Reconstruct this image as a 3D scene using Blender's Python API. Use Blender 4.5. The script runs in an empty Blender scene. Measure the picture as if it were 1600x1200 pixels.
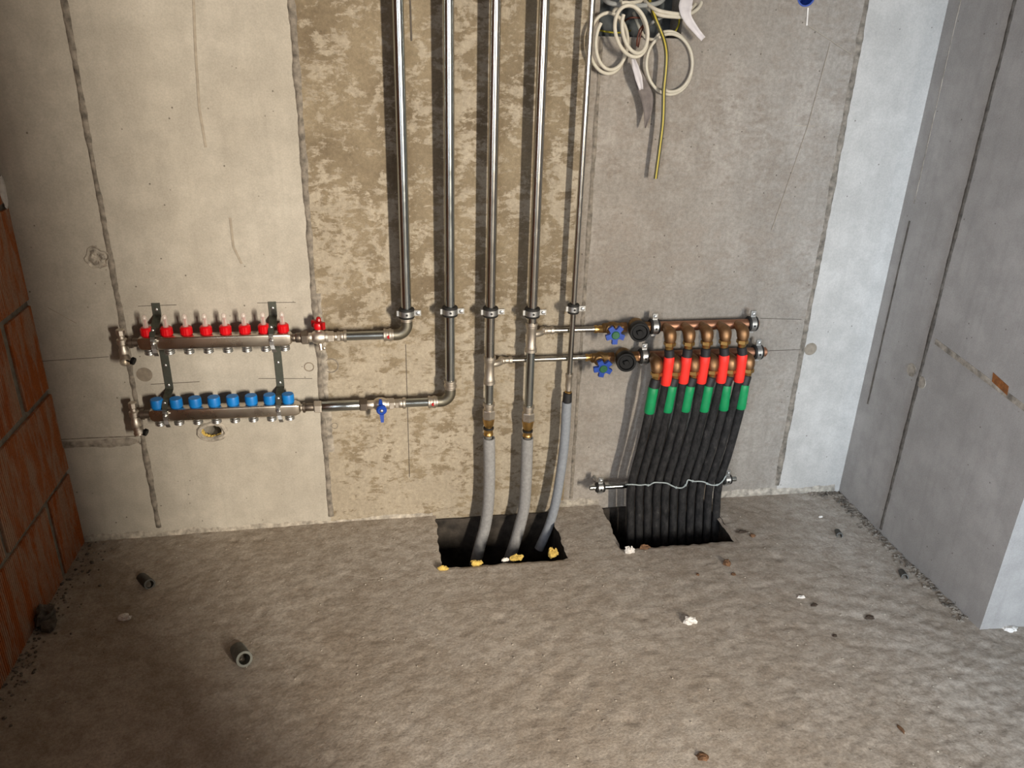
import bpy, math, random
from mathutils import Vector, Matrix, noise
from mathutils.geometry import tessellate_polygon
random.seed(7)
scene = bpy.context.scene
C = scene.collection
PI = math.pi

# ------------------------------------------------------------------ camera
PITCH, ROLL, YAW, FPX = 0.41357, 0.029395, -0.171796, 1235.9
CAMY, CAMZ = -2.1718, 1.41776
def _rot():
    B = Matrix(((1,0,0),(0,0,-1),(0,1,0)))
    c,s = math.cos(YAW),math.sin(YAW); Y = Matrix(((c,s,0),(-s,c,0),(0,0,1)))
    c,s = math.cos(PITCH),math.sin(PITCH); P = Matrix(((1,0,0),(0,c,-s),(0,s,c)))
    c,s = math.cos(ROLL),math.sin(ROLL); Q = Matrix(((c,-s,0),(s,c,0),(0,0,1)))
    return Q @ P @ B @ Y
RW = _rot()
cam_d = bpy.data.cameras.new('camera'); cam = bpy.data.objects.new('camera', cam_d); C.objects.link(cam)
cam_d.sensor_width = 36; cam_d.lens = FPX/1600*36; cam_d.clip_start = 0.05
mx = Matrix((RW[0], -RW[1], -RW[2])).transposed().to_4x4(); mx.translation = (0, CAMY, CAMZ)
cam.matrix_world = mx
scene.camera = cam
RWT = RW.transposed()
def at(x, y, Y=0.0):
    "measured position (1600x1200 frame) -> world point at depth Y"
    k = RWT @ Vector(((x-800)/FPX, (y-600)/FPX, 1)); t = (Y-CAMY)/k.y
    return Vector((k.x*t, Y, CAMZ+k.z*t))
def atz(x, y, Z=0.0):
    k = RWT @ Vector(((x-800)/FPX, (y-600)/FPX, 1)); t = (Z-CAMZ)/k.z
    return Vector((k.x*t, CAMY+k.y*t, Z))

# ------------------------------------------------------------------ light and exposure
vs = scene.view_settings
scene.display_settings.display_device = 'sRGB'
vs.view_transform = 'Standard'; vs.look = 'None'; vs.exposure = 0.30; vs.gamma = 1.0; vs.use_curve_mapping = False
w = bpy.data.worlds.new('world'); scene.world = w; w.use_nodes = True
w.node_tree.nodes['Background'].inputs[0].default_value = (0.62,0.75,1,1)
w.node_tree.nodes['Background'].inputs[1].default_value = 1.2
def aim(o, tgt):
    o.rotation_euler = (Vector(tgt)-o.location).to_track_quat('-Z','Y').to_euler()
def area(name, loc, tgt, sx, sy, power, col, spread=180):
    l = bpy.data.lights.new(name,'AREA'); l.shape='RECTANGLE'; l.size=sx; l.size_y=sy; l.energy=power; l.color=col; l.spread=math.radians(spread)
    o = bpy.data.objects.new(name,l); C.objects.link(o); o.location=loc; aim(o,tgt); return o
def spot(name, loc, tgt, angle, blend, radius, power, col):
    l = bpy.data.lights.new(name,'SPOT'); l.spot_size=math.radians(angle); l.spot_blend=blend; l.shadow_soft_size=radius; l.energy=power; l.color=col
    o = bpy.data.objects.new(name,l); C.objects.link(o); o.location=loc; aim(o,tgt); return o
# daylight at the rear and side windows behind the camera, and a warm lamp cut on both sides by added blockers
area('side_window_daylight', (-0.88,-3.35,1.45), (1.55,-0.75,0.75), 1.5, 1.5, 13.5, (0.93,0.96,1.0), 75)
area('rear_window_daylight', (1.05,-4.95,1.35), (2.05,0,0.60), 0.6, 1.1, 15, (0.74,0.87,1.0), 50)
area('site_lamp', (1.95,-4.55,1.50), (0.0,0,0.45), 0.22, 0.9, 96, (1.0,0.895,0.75), 110)
scene.cycles.use_adaptive_sampling = True; scene.cycles.adaptive_threshold = 0.02
scene.cycles.max_bounces = 6; scene.cycles.diffuse_bounces = 3; scene.cycles.glossy_bounces = 4; scene.cycles.transmission_bounces = 6
scene.cycles.caustics_reflective = False; scene.cycles.caustics_refractive = False

# ------------------------------------------------------------------ colour / material helpers
def lin(c):
    c /= 255.0
    return c/12.92 if c <= 0.04045 else ((c+0.055)/1.055)**2.4
def rgb(r,g,b): return (lin(r),lin(g),lin(b),1)
class NT:
    def __init__(s, name):
        s.m = bpy.data.materials.new(name); s.m.use_nodes = True
        s.t = s.m.node_tree; s.b = s.t.nodes['Principled BSDF']
        s.geo = None
    def n(s, typ, **kw):
        x = s.t.nodes.new(typ)
        for k,v in kw.items(): setattr(x,k,v)
        return x
    def link(s,a,b): s.t.links.new(a,b)
    def pos(s, scale=(1,1,1), rot=(0,0,0)):
        if not s.geo: s.geo = s.n('ShaderNodeNewGeometry')
        mp = s.n('ShaderNodeMapping'); mp.inputs['Scale'].default_value = scale; mp.inputs['Rotation'].default_value = rot
        s.link(s.geo.outputs['Position'], mp.inputs['Vector']); return mp.outputs[0]
    def noise(s, scale, detail=4, rough=0.55, vec=None, dist=0.0):
        x = s.n('ShaderNodeTexNoise'); x.inputs['Scale'].default_value=scale; x.inputs['Detail'].default_value=detail
        x.inputs['Roughness'].default_value=rough; x.inputs['Distortion'].default_value=dist
        s.link(vec or s.pos(), x.inputs['Vector']); return x.outputs[0]
    def ramp(s, fac, stops, interp='LINEAR'):
        x = s.n('ShaderNodeValToRGB'); x.color_ramp.interpolation=interp; e = x.color_ramp.elements
        while len(e) < len(stops): e.new(0.5)
        for i,(p,c) in enumerate(stops):
            e[i].position=p; e[i].color = c if hasattr(c,'__len__') else (c,c,c,1)
        s.link(fac, x.inputs[0]); return x.outputs[0]
    def mix(s, fac, a, b, mode='MIX'):
        x = s.n('ShaderNodeMix', data_type='RGBA', blend_type=mode)
        for sock,val in ((x.inputs[0],fac),(x.inputs[6],a),(x.inputs[7],b)):
            if hasattr(val,'is_linked'): s.link(val,sock)
            else: sock.default_value = val
        return x.outputs[2]
    def math(s, op, a, b=0.0, clamp=False):
        x = s.n('ShaderNodeMath', operation=op, use_clamp=clamp)
        for sock,val in ((x.inputs[0],a),(x.inputs[1],b)):
            if hasattr(val,'is_linked'): s.link(val,sock)
            else: sock.default_value = val
        return x.outputs[0]
    def bump(s, h, strength=0.3, dist=0.002, prev=None):
        x = s.n('ShaderNodeBump'); x.inputs['Strength'].default_value=strength; x.inputs['Distance'].default_value=dist
        s.link(h, x.inputs['Height'])
        if prev: s.link(prev, x.inputs['Normal'])
        s.link(x.outputs[0], s.b.inputs['Normal']); return x.outputs[0]
    def col(s, c):
        if hasattr(c,'is_linked'): s.link(c, s.b.inputs['Base Color'])
        else: s.b.inputs['Base Color'].default_value = c
        return s
    def set(s, rough=0.6, metal=0.0, spec=0.5, **kw):
        for k,v in (('Roughness',rough),('Metallic',metal),('Specular IOR Level',spec)):
            if hasattr(v,'is_linked'): s.link(v, s.b.inputs[k])
            else: s.b.inputs[k].default_value = v
        for k,v in kw.items(): s.b.inputs[k.replace('_',' ')].default_value = v
        return s
M = {}
def simple(name, col, rough=0.5, metal=0.0, var=0.12, nscale=60, bumpd=0.0, **kw):
    n = NT(name)
    f = n.noise(nscale, 4)
    dark = tuple(c*(1-2*var) for c in col[:3])+(1,); lite = tuple(min(1,c*(1+var)) for c in col[:3])+(1,)
    n.col(n.ramp(f, [(0.3,dark),(0.7,lite)])); n.set(rough, metal, **kw)
    if bumpd: n.bump(n.noise(nscale*3,4), 0.5, bumpd)
    M[name] = n.m; return n.m
def concrete(name, base, dark, pores=1.0, streak=0.35, stain=None, stain_lo=0.47, stain_hi=0.53):
    n = NT(name)
    big = n.noise(2.2, 3, 0.6); mid = n.noise(14, 4, 0.65)
    col = n.mix(n.ramp(big,[(0.35,0.0),(0.68,1.0)]), dark, base)
    col = n.mix(n.math('MULTIPLY', n.ramp(mid,[(0.40,1.0),(0.62,0.0)]), 0.38), col, tuple(c*0.72 for c in dark[:3])+(1,))
    st = n.noise(9, 3, 0.6, n.pos((5,5,0.35)))
    col = n.mix(n.math('MULTIPLY', n.ramp(st,[(0.5,0.0),(0.72,1.0)]), streak), col, tuple(c*0.62 for c in dark[:3])+(1,))
    if stain:
        a = n.noise(15, 6, 0.70, n.pos((1.0,1,1.1)), 0.4); b = n.noise(44, 4, 0.7, n.pos((0.6,1,1.4)), 0.3); cc = n.noise(3.2, 2, 0.5)
        s = n.math('ADD', n.math('MULTIPLY', a, 0.50), n.math('MULTIPLY', b, 0.35)); s = n.math('ADD', s, n.math('MULTIPLY', cc, 0.25))
        sep = n.n('ShaderNodeSeparateXYZ'); n.link(n.geo.outputs['Position'], sep.inputs[0])
        s = n.math('ADD', s, n.math('MULTIPLY', sep.outputs[2], 0.05))
        fine = n.ramp(n.noise(90,3,0.7),[(0.35,0.78),(0.65,1.0)])
        scol = n.mix(n.ramp(n.noise(6,3),[(0.35,0.0),(0.65,1.0)]), stain[0], stain[1])
        col = n.mix(n.ramp(s,[(stain_lo,0.0),(stain_hi,1.0)]), col, scol)
        col = n.mix(1.0, col, fine, 'MULTIPLY')
    grain = n.ramp(n.noise(240,3,0.7),[(0.3,0.86),(0.7,1.04)])
    col = n.mix(1.0, col, grain, 'MULTIPLY')
    v = n.n('ShaderNodeTexVoronoi'); v.inputs['Scale'].default_value = 30; v.inputs['Randomness'].default_value = 1; n.link(n.pos(), v.inputs['Vector'])
    sel = n.math('GREATER_THAN', n.noise(9,1), 0.47)
    dot = n.math('MULTIPLY', n.ramp(v.outputs['Distance'],[(0.045,1.0),(0.085,0.0)]), sel)
    dot = n.math('MULTIPLY', dot, pores)
    col = n.mix(n.math('MULTIPLY',dot,0.75), col, rgb(70,62,52))
    n.col(col).set(0.85, 0, 0.3)
    n.bump(n.noise(110,3,0.65), 0.25, 0.0012)
    M[name] = n.m; return n.m

concrete('concrete_clean', rgb(196,190,178), rgb(182,175,162), 1.0, 0.15)
concrete('concrete_grey', rgb(180,173,164), rgb(158,151,142), 1.0, 0.25, stain=(rgb(146,137,127),rgb(160,151,141)), stain_lo=0.57, stain_hi=0.68)
concrete('concrete_pale', rgb(198,195,190), rgb(184,181,176), 0.9, 0.15)
concrete('concrete_stained', rgb(190,179,160), rgb(176,164,144), 0.3, 0.15, stain=(rgb(126,112,91),rgb(154,140,116)), stain_lo=0.565, stain_hi=0.615)
concrete('concrete_side', rgb(178,175,172), rgb(162,159,156), 0.9, 0.2)
simple('ridge', rgb(136,128,117), 0.95, 0, 0.3, 55, 0.003)
simple('ridge_dark', rgb(92,86,79), 0.95, 0, 0.3, 55, 0.003)
simple('ridge_light', rgb(160,152,140), 0.95, 0, 0.3, 45, 0.003)
simple('patch', rgb(180,172,159), 0.95, 0, 0.25, 60, 0.004)
simple('plug', rgb(140,130,116), 0.9, 0, 0.12, 70, 0.001)
simple('pencil', rgb(95,88,80), 0.9, 0, 0.1)
simple('scratch', rgb(166,156,141), 0.9, 0, 0.1)
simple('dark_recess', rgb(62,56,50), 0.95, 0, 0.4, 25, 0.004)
simple('foam_yellow', rgb(206,176,92), 0.85, 0, 0.25, 90, 0.003)
simple('rust', rgb(140,86,40), 0.9, 0, 0.3, 60)

def floor_mat():
    n = NT('screed')
    a = n.noise(2.0,3,0.6); b = n.noise(22,5,0.70); c = n.noise(150,3,0.7)
    col = n.mix(n.ramp(a,[(0.35,0.0),(0.65,1.0)]), rgb(168,157,144), rgb(188,180,170))
    col = n.mix(n.math('MULTIPLY',n.ramp(b,[(0.40,1.0),(0.58,0.0)]),0.45), col, rgb(134,120,104))
    col = n.mix(1.0, col, n.ramp(c,[(0.3,0.70),(0.72,1.12)]), 'MULTIPLY')
    v = n.n('ShaderNodeTexVoronoi'); v.inputs['Scale'].default_value=34; n.link(n.pos(), v.inputs['Vector'])
    d = n.math('MULTIPLY', n.ramp(v.outputs['Distance'],[(0.03,1.0),(0.07,0.0)]), n.math('GREATER_THAN', n.noise(7,2), 0.56))
    col = n.mix(n.math('MULTIPLY',d,0.6), col, rgb(60,48,36))
    n.col(col).set(0.9,0,0.25)
    h = n.math('ADD', n.math('MULTIPLY', n.noise(60,4,0.7),1.0), n.math('MULTIPLY', c, 0.4))
    n.bump(h, 0.6, 0.003); M['screed']=n.m
floor_mat()
def brick_mat():
    n = NT('clay_brick')
    oi = n.n('ShaderNodeObjectInfo')
    base = n.ramp(oi.outputs['Random'], [(0.0,rgb(178,104,60)),(0.5,rgb(188,122,80)),(1.0,rgb(190,108,54))])
    base = n.mix(n.math('MULTIPLY',n.noise(11,5),0.7), base, rgb(152,84,46))
    sm = n.noise(9,7,0.7,n.pos((1,2.6,0.55)),0.3)
    base = n.mix(n.math('MULTIPLY', n.ramp(sm,[(0.44,0.0),(0.60,1.0)]), 0.70), base, rgb(180,158,138))
    base = n.mix(1.0, base, n.ramp(n.noise(160,3),[(0.3,0.82),(0.7,1.06)]), 'MULTIPLY')
    n.col(base).set(0.88,0,0.25); n.bump(n.noise(140,5,0.7),0.4,0.0015); M['clay_brick']=n.m
brick_mat()
simple('mortar', rgb(128,122,112), 0.95, 0, 0.2, 40, 0.004)

def metal(name, col, rough, var=0.1, nscale=30, scr=0.0, vec=(1,1,1)):
    n = NT(name); f = n.noise(nscale,5,0.6,n.pos(vec))
    n.col(n.ramp(f,[(0.3,tuple(c*(1-2*var) for c in col[:3])+(1,)),(0.7,col)]))
    n.set(n.ramp(f,[(0.3,rough*1.5),(0.7,rough)]), 1.0)
    n.bump(n.noise(nscale*5,3),0.08,0.0006); M[name]=n.m
metal('steel_pipe', rgb(184,190,190), 0.18, 0.08)
metal('steel_pipe_warm', rgb(186,184,178), 0.19, 0.10)
metal('fitting_steel', rgb(206,198,186), 0.40, 0.12, 60)
metal('elbow_steel', rgb(150,146,132), 0.38, 0.18, 50)
metal('stainless', rgb(214,206,194), 0.24, 0.06, 20)
metal('nickel', rgb(222,214,202), 0.40, 0.08, 60)
metal('dark_nickel', rgb(140,130,120), 0.38, 0.15, 60)
metal('zinc', rgb(200,202,202), 0.34, 0.12, 80)
metal('bracket_steel', rgb(112,116,108), 0.45, 0.15, 50)
metal('brass', rgb(210,172,108), 0.32, 0.15, 70)
metal('copper', rgb(186,140,114), 0.42, 0.12, 30)
metal('bronze', rgb(160,124,90), 0.42, 0.15, 50)
metal('brass_dull', rgb(150,122,84), 0.45, 0.2, 60)
simple('rubber', rgb(30,29,28), 0.7, 0, 0.2)
simple('black_plastic', rgb(12,12,13), 0.5, 0, 0.1, spec=0.25)
simple('red_plastic', rgb(214,14,26), 0.3, 0, 0.05)
simple('dark_red', rgb(170,16,22), 0.35, 0, 0.1)
simple('blue_plastic', rgb(14,124,206), 0.45, 0, 0.06)
simple('blue_handle', rgb(22,66,160), 0.4, 0, 0.1)
simple('star_blue', rgb(34,72,160), 0.5, 0, 0.12)
simple('hub_green', rgb(40,96,64), 0.5, 0, 0.12)
simple('band_red', rgb(255,58,48), 0.5, 0, 0.05, spec=0.3)
simple('band_green', rgb(8,142,84), 0.5, 0, 0.06)
simple('insulation', rgb(146,146,146), 0.75, 0, 0.10, 120, 0.001)
simple('insulation_blue', rgb(140,146,154), 0.6, 0, 0.08, 120, 0.001)
simple('grey_tube', rgb(110,108,104), 0.5)
def hose_mat():
    n = NT('hose_foam'); f = n.noise(60,8,0.75,n.pos((1,1,0.5)))
    n.col(n.ramp(f,[(0.40,rgb(24,24,25)),(0.60,rgb(50,49,49)),(0.74,rgb(88,85,82))])); n.set(0.85,0,0.3); n.bump(n.noise(300,4,0.7),0.5,0.001); M['hose_foam']=n.m
hose_mat()
simple('sleeve', rgb(32,32,34), 0.6)
simple('cable_white', rgb(206,200,184), 0.5, 0, 0.05)
simple('cable_grey', rgb(150,152,150), 0.5, 0, 0.08)
simple('wire_brown', rgb(92,48,34), 0.5)
simple('wire_green', rgb(150,140,30), 0.5)
simple('wire_yellow', rgb(188,168,58), 0.45, 0, 0.06)
simple('wire_stripe', rgb(52,52,26), 0.5, 0, 0.06)
simple('paper', rgb(214,210,212), 0.8, 0, 0.05)
simple('film_grey', rgb(120,112,108), 0.8, 0, 0.15)  # own grey of the torn plastic film strip
simple('box_grey', rgb(74,80,82), 0.7, 0, 0.25, 30)
simple('white_chip', rgb(232,228,222), 0.85, 0, 0.08, 80, 0.002)
simple('brown_chip', rgb(120,88,62), 0.85, 0, 0.25, 80, 0.002)
simple('dark_chip', rgb(70,58,48), 0.9, 0, 0.25, 80, 0.002)
simple('lump', rgb(98,92,84), 0.95, 0, 0.3, 60, 0.006)
simple('gravel', rgb(128,120,110), 0.95, 0, 0.35, 30, 0.003)
simple('conduit', rgb(118,120,112), 0.6, 0, 0.12)
simple('conduit_dark', rgb(74,74,70), 0.6, 0, 0.15)
simple('twine', rgb(166,176,176), 0.6, 0, 0.15, 120)
simple('screw_dark', rgb(20,20,20), 0.6)
def glass_mat():
    n = NT('clear_tube'); n.col(rgb(226,212,204)); n.set(0.12,0,0.6); n.b.inputs['Alpha'].default_value=0.42; M['clear_tube']=n.m
    n = NT('film'); n.col(rgb(190,184,178)); n.set(0.35,0,0.5); n.b.inputs['Transmission Weight'].default_value=0.0; n.b.inputs['Alpha'].default_value=0.45; M['film']=n.m
    n = NT('window_glass'); n.col((1,1,1,1)); n.set(0.0,0,0.5); n.b.inputs['Transmission Weight'].default_value=1.0; n.b.inputs['IOR'].default_value=1.02; M['window_glass']=n.m
glass_mat()

# ------------------------------------------------------------------ mesh helpers
def frame(d):
    d = Vector(d).normalized(); a = Vector((0,0,1)) if abs(d.z) < 0.9 else Vector((1,0,0))
    u = d.cross(a).normalized(); return u, d.cross(u).normalized(), d
class MB:
    def __init__(s): s.v=[]; s.f=[]
    def ring(s, p, u, v, r, n, ph=0.0):
        i0=len(s.v)
        for k in range(n):
            a=2*PI*k/n+ph; s.v.append(Vector(p)+u*(math.cos(a)*r)+v*(math.sin(a)*r))
        return list(range(i0,i0+n))
    def bridge(s,a,b):
        n=len(a)
        for k in range(n): s.f.append((a[k],a[(k+1)%n],b[(k+1)%n],b[k]))
    def lathe(s, p, axis, prof, n=20, cap=True, ph=0.0):
        u,v,d = frame(axis); rs=[s.ring(Vector(p)+d*t,u,v,max(r,1e-5),n,ph) for t,r in prof]
        for a,b in zip(rs,rs[1:]): s.bridge(a,b)
        if cap: s.f.append(tuple(reversed(rs[0]))); s.f.append(tuple(rs[-1]))
        return s
    def cyl(s,p0,p1,r,r1=None,n=20,cap=True,ph=0.0):
        d=Vector(p1)-Vector(p0); return s.lathe(p0,d,[(0,r),(d.length,r if r1 is None else r1)],n,cap,ph)
    def tube(s, pts, r, n=14, cap=True, closed=False):
        pts=[Vector(p) for p in pts]; m=len(pts); rad=r if hasattr(r,'__len__') else [r]*m
        tg=[]
        for i in range(m):
            if closed: t=pts[(i+1)%m]-pts[i-1]
            else: t=pts[min(i+1,m-1)]-pts[max(i-1,0)]
            tg.append(t.normalized())
        u,v,_=frame(tg[0]); rs=[]
        for i in range(m):
            if i: 
                u=(u-tg[i]*u.dot(tg[i])).normalized(); v=tg[i].cross(u)
            else: v=tg[0].cross(u)
            rs.append(s.ring(pts[i],u,v,rad[i],n))
        for a,b in zip(rs,rs[1:]): s.bridge(a,b)
        if closed: s.bridge(rs[-1],rs[0])
        elif cap: s.f.append(tuple(reversed(rs[0]))); s.f.append(tuple(rs[-1]))
        return s
    def box(s, c, size, R=None):
        i0=len(s.v); c=Vector(c)
        for x in (-.5,.5):
            for y in (-.5,.5):
                for z in (-.5,.5):
                    q=Vector((x*size[0],y*size[1],z*size[2])); s.v.append(c+(R@q if R else q))
        for q in ((0,1,3,2),(4,6,7,5),(0,4,5,1),(2,3,7,6),(0,2,6,4),(1,5,7,3)): s.f.append(tuple(i0+k for k in q))
        return s
    def bb(s,x0,x1,y0,y1,z0,z1): return s.box(((x0+x1)/2,(y0+y1)/2,(z0+z1)/2),(x1-x0,y1-y0,z1-z0))
    def ball(s,c,r,nu=12,nv=8,sq=(1,1,1)):
        i0=len(s.v); c=Vector(c)
        for j in range(nv+1):
            th=PI*j/nv
            for i in range(nu):
                a=2*PI*i/nu; s.v.append(c+Vector((math.sin(th)*math.cos(a)*r*sq[0],math.sin(th)*math.sin(a)*r*sq[1],math.cos(th)*r*sq[2])))
        for j in range(nv):
            for i in range(nu):
                a=i0+j*nu+i; b=i0+j*nu+(i+1)%nu; s.f.append((a,a+nu,b+nu,b))
        return s
    def rock(s,c,r,seed,sq=(1,1,1),amp=0.45,fr=1.3,nu=10,nv=7):
        i0=len(s.v); s.ball((0,0,0),1,nu,nv); c=Vector(c); off=Vector((seed*3.1,seed*1.7,seed*5.3))
        for i in range(i0,len(s.v)):
            q=s.v[i]; k=1+amp*noise.noise(q*fr+off)+amp*0.5*noise.noise(q*fr*2.7+off)
            s.v[i]=c+Vector((q.x*sq[0],q.y*sq[1],q.z*sq[2]))*(k*r)
        return s
    def prism(s, poly, y0, y1, axis='y'):
        "poly of (a,b) in XZ extruded along Y"
        n=len(poly); i0=len(s.v)
        for y in (y0,y1):
            for a,b in poly: s.v.append(Vector((a,y,b)))
        s.f.append(tuple(range(i0,i0+n))); s.f.append(tuple(reversed(range(i0+n,i0+2*n))))
        for k in range(n): s.f.append((i0+k,i0+n+k,i0+n+(k+1)%n,i0+(k+1)%n))
        return s
    def strip(s, pts, width_dir, width, th):
        "flat bar swept through pts; width along width_dir"
        pts=[Vector(p) for p in pts]; wd=Vector(width_dir).normalized(); rs=[]
        ws = width if hasattr(width,'__len__') else [width]*len(pts)
        for i,p in enumerate(pts):
            t=(pts[min(i+1,len(pts)-1)]-pts[max(i-1,0)]).normalized(); nn=t.cross(wd).normalized(); i0=len(s.v); hw=ws[i]/2
            for a,b in ((-1,-1),(1,-1),(1,1),(-1,1)): s.v.append(p+wd*(a*hw)+nn*(b*th/2))
            rs.append([i0,i0+1,i0+2,i0+3])
        for a,b in zip(rs,rs[1:]): s.bridge(a,b)
        s.f.append(tuple(reversed(rs[0]))); s.f.append(tuple(rs[-1])); return s
def spl(pts, k=8):
    P=[Vector(p) for p in pts]; P=[P[0]*2-P[1]]+P+[P[-1]*2-P[-2]]; out=[]
    for i in range(1,len(P)-2):
        a,b,c,d=P[i-1:i+3]
        for j in range(k):
            t=j/k; out.append(0.5*((2*b)+(c-a)*t+(2*a-5*b+4*c-d)*t*t+(3*b-a-3*c+d)*t*t*t))
    out.append(P[-2]); return out
def link_mesh(name, me, mat, parent=None, loc=(0,0,0)):
    o=bpy.data.objects.new(name,me); C.objects.link(o); o.location=loc
    if parent is not None: o.parent=parent
    return o
def mesh(name, mb, mat, origin=(0,0,0), smooth=True, ang=35):
    me=bpy.data.meshes.new(name); o=Vector(origin)
    me.from_pydata([tuple(v-o) for v in mb.v],[],mb.f); me.update()
    me.materials.append(M[mat])
    import bmesh
    bm=bmesh.new(); bm.from_mesh(me); bmesh.ops.recalc_face_normals(bm,faces=bm.faces); bm.to_mesh(me); bm.free()
    if smooth:
        me.polygons.foreach_set('use_smooth',[True]*len(me.polygons)); me.set_sharp_from_angle(angle=math.radians(ang))
    return me
def part(name, mb, mat, parent, smooth=True, ang=35, label=None):
    "mb given in world coordinates; parent root sits at its own location with no rotation"
    o0=Vector(parent['_o']) if '_o' in parent else Vector((0,0,0))
    o=link_mesh(name, mesh(name,mb,mat,o0,smooth,ang), mat, parent)
    o['_o']=tuple(o0)
    if label: o['label']=label
    return o
def tag(o,label,cat,group=None,kind=None):
    o['label']=label; o['category']=cat
    if group: o['group']=group
    if kind: o['kind']=kind
    return o
def thing(name,label,cat,loc,group=None):
    o=bpy.data.objects.new(name,None); C.objects.link(o); o.location=loc; o.empty_display_size=0.05
    o['_o']=tuple(loc); return tag(o,label,cat,group)
def single(name,mb,mat,label,cat,group=None,kind=None,smooth=True,ang=35):
    lo=Vector((sum(v.x for v in mb.v)/len(mb.v),sum(v.y for v in mb.v)/len(mb.v),min(v.z for v in mb.v)))
    o=link_mesh(name,mesh(name,mb,mat,lo,smooth,ang),mat,None,lo); o['_o']=tuple(lo)
    return tag(o,label,cat,group,kind)
def struct(name,mb,mat,smooth=False,label=None):
    o=link_mesh(name,mesh(name,mb,mat,(0,0,0),smooth),mat); o['kind']='structure'; o['_o']=(0.0,0.0,0.0)
    if label: o['label']=label
    return o

# ================================================================== SETTING
XL, XR, YR = -0.92, 1.55, -0.716
HOLE1=(0.138,0.512,-0.280,0.0); HOLE2=(0.688,1.050,-0.250,0.0)
def fz(x,y):
    z=-0.012*((x-0.35)/1.2)**2 if y>-0.9 else -0.012*((x-0.35)/1.2)**2*max(0,1+(y+0.9)/1.5)
    z+=0.0035*noise.noise(Vector((x*2.6,y*2.6,1.3)))
    z+=0.0008*noise.noise(Vector((x*9,y*9,4.1)))
    z+=0.0006*noise.noise(Vector((x*25,y*38,7.7)))
    rough=0.35+0.65*min(1,max(0,(x-0.75)*1.4))*min(1,max(0,(-y-0.45)*2.2))+0.35*min(1,max(0,(-0.35-x)*2))
    z+=0.0022*rough*noise.noise(Vector((x*30+y*9,y*46-x*9,2.2)))
    z+=0.0022*(0.25+rough)*(abs(noise.noise(Vector((x*30,y*38,5.5))))-.2)+0.0012*rough*abs(noise.noise(Vector((x*70,y*85,15.5))))+0.0004*noise.noise(Vector((x*105,y*110,8.5)))
    r=math.hypot(x-1.05,y+1.25)
    z+=0.0013*math.sin(r*95+4*noise.noise(Vector((x*3,y*3,0))))*max(0,1-abs(r-0.75)/0.35)*max(0,noise.noise(Vector((x*4,y*4,9)))+0.4)
    z-=0.006*max(0,noise.noise(Vector((x*24,y*24,21)))-0.42)
    return z
def floor_mesh():
    def lines(a,b,step,extra,farb=None):
        xs=[a+(b-a)*i/round((b-a)/step) for i in range(round((b-a)/step)+1)]
        for e in extra:
            k=min(range(len(xs)),key=lambda i:abs(xs[i]-e)); xs[k]=e
        return xs
    xs=lines(-0.95,2.25,0.0052,[HOLE1[0],HOLE1[1],HOLE2[0],HOLE2[1]])+[2.6,3.2,4.2]
    ys=[-5.2,-4.4,-3.6,-2.8,-2.2]+lines(-1.75,0.02,0.0052,[HOLE1[2],HOLE2[2]])
    nx=len(xs); V=[];F=[]
    for y in ys:
        for x in xs: V.append(Vector((x,y,fz(x,y) if y>-1.8 else 0)))
    def inh(x,y): return any(h[0]<x<h[1] and h[2]<y for h in (HOLE1,HOLE2))
    for j in range(len(ys)-1):
        for i in range(nx-1):
            if inh((xs[i]+xs[i+1])/2,(ys[j]+ys[j+1])/2): continue
            a=j*nx+i; F.append((a,a+1,a+nx+1,a+nx))
    # roughen the hole rims
    for k,v in enumerate(V):
        for h in (HOLE1,HOLE2):
            if h[0]-0.02<v.x<h[1]+0.02 and h[2]-0.02<v.y<0.02:
                d=max(h[0]-v.x, v.x-h[1], h[2]-v.y)
                if d>-1e-4: 
                    kk=max(0,1-d/0.012); v.x+=0.006*kk*noise.noise(Vector((v.x*40,v.y*40,3))); v.y+=0.007*kk*noise.noise(Vector((v.x*45,v.y*45,8)))-0.001*kk; v.z-=0.003*kk
    mb=MB(); mb.v=V; mb.f=F; return mb
floor=struct('floor',floor_mesh(),'screed',True); floor.data.set_sharp_from_angle(angle=PI)
for h,d in ((HOLE1,0.22),(HOLE2,0.20)):
    mb=MB(); x0,x1,y0,y1=h; x0-=0.012;x1+=0.012;y0-=0.012;y1+=0.0
    n=9
    # five inner faces of the recess, rough
    def quadgrid(o,du,dv,nu,nv):
        i0=len(mb.v)
        for j in range(nv+1):
            for i in range(nu+1):
                p=Vector(o)+Vector(du)*(i/nu)+Vector(dv)*(j/nv); k=noise.noise(p*38)*0.006
                mb.v.append(p+Vector(du).cross(Vector(dv)).normalized()*k)
        for j in range(nv):
            for i in range(nu):
                a=i0+j*(nu+1)+i; mb.f.append((a,a+1,a+nu+2,a+nu+1))
    L=x1-x0;W=y1-y0; zt=-0.004
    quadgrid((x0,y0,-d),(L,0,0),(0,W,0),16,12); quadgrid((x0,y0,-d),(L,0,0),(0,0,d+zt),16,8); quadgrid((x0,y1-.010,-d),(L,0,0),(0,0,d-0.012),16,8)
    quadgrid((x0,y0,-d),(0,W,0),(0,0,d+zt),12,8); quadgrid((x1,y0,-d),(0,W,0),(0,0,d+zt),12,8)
    part('recess',mb,'dark_recess',floor,True,80,'rough dark recess cut into the floor')

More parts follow.
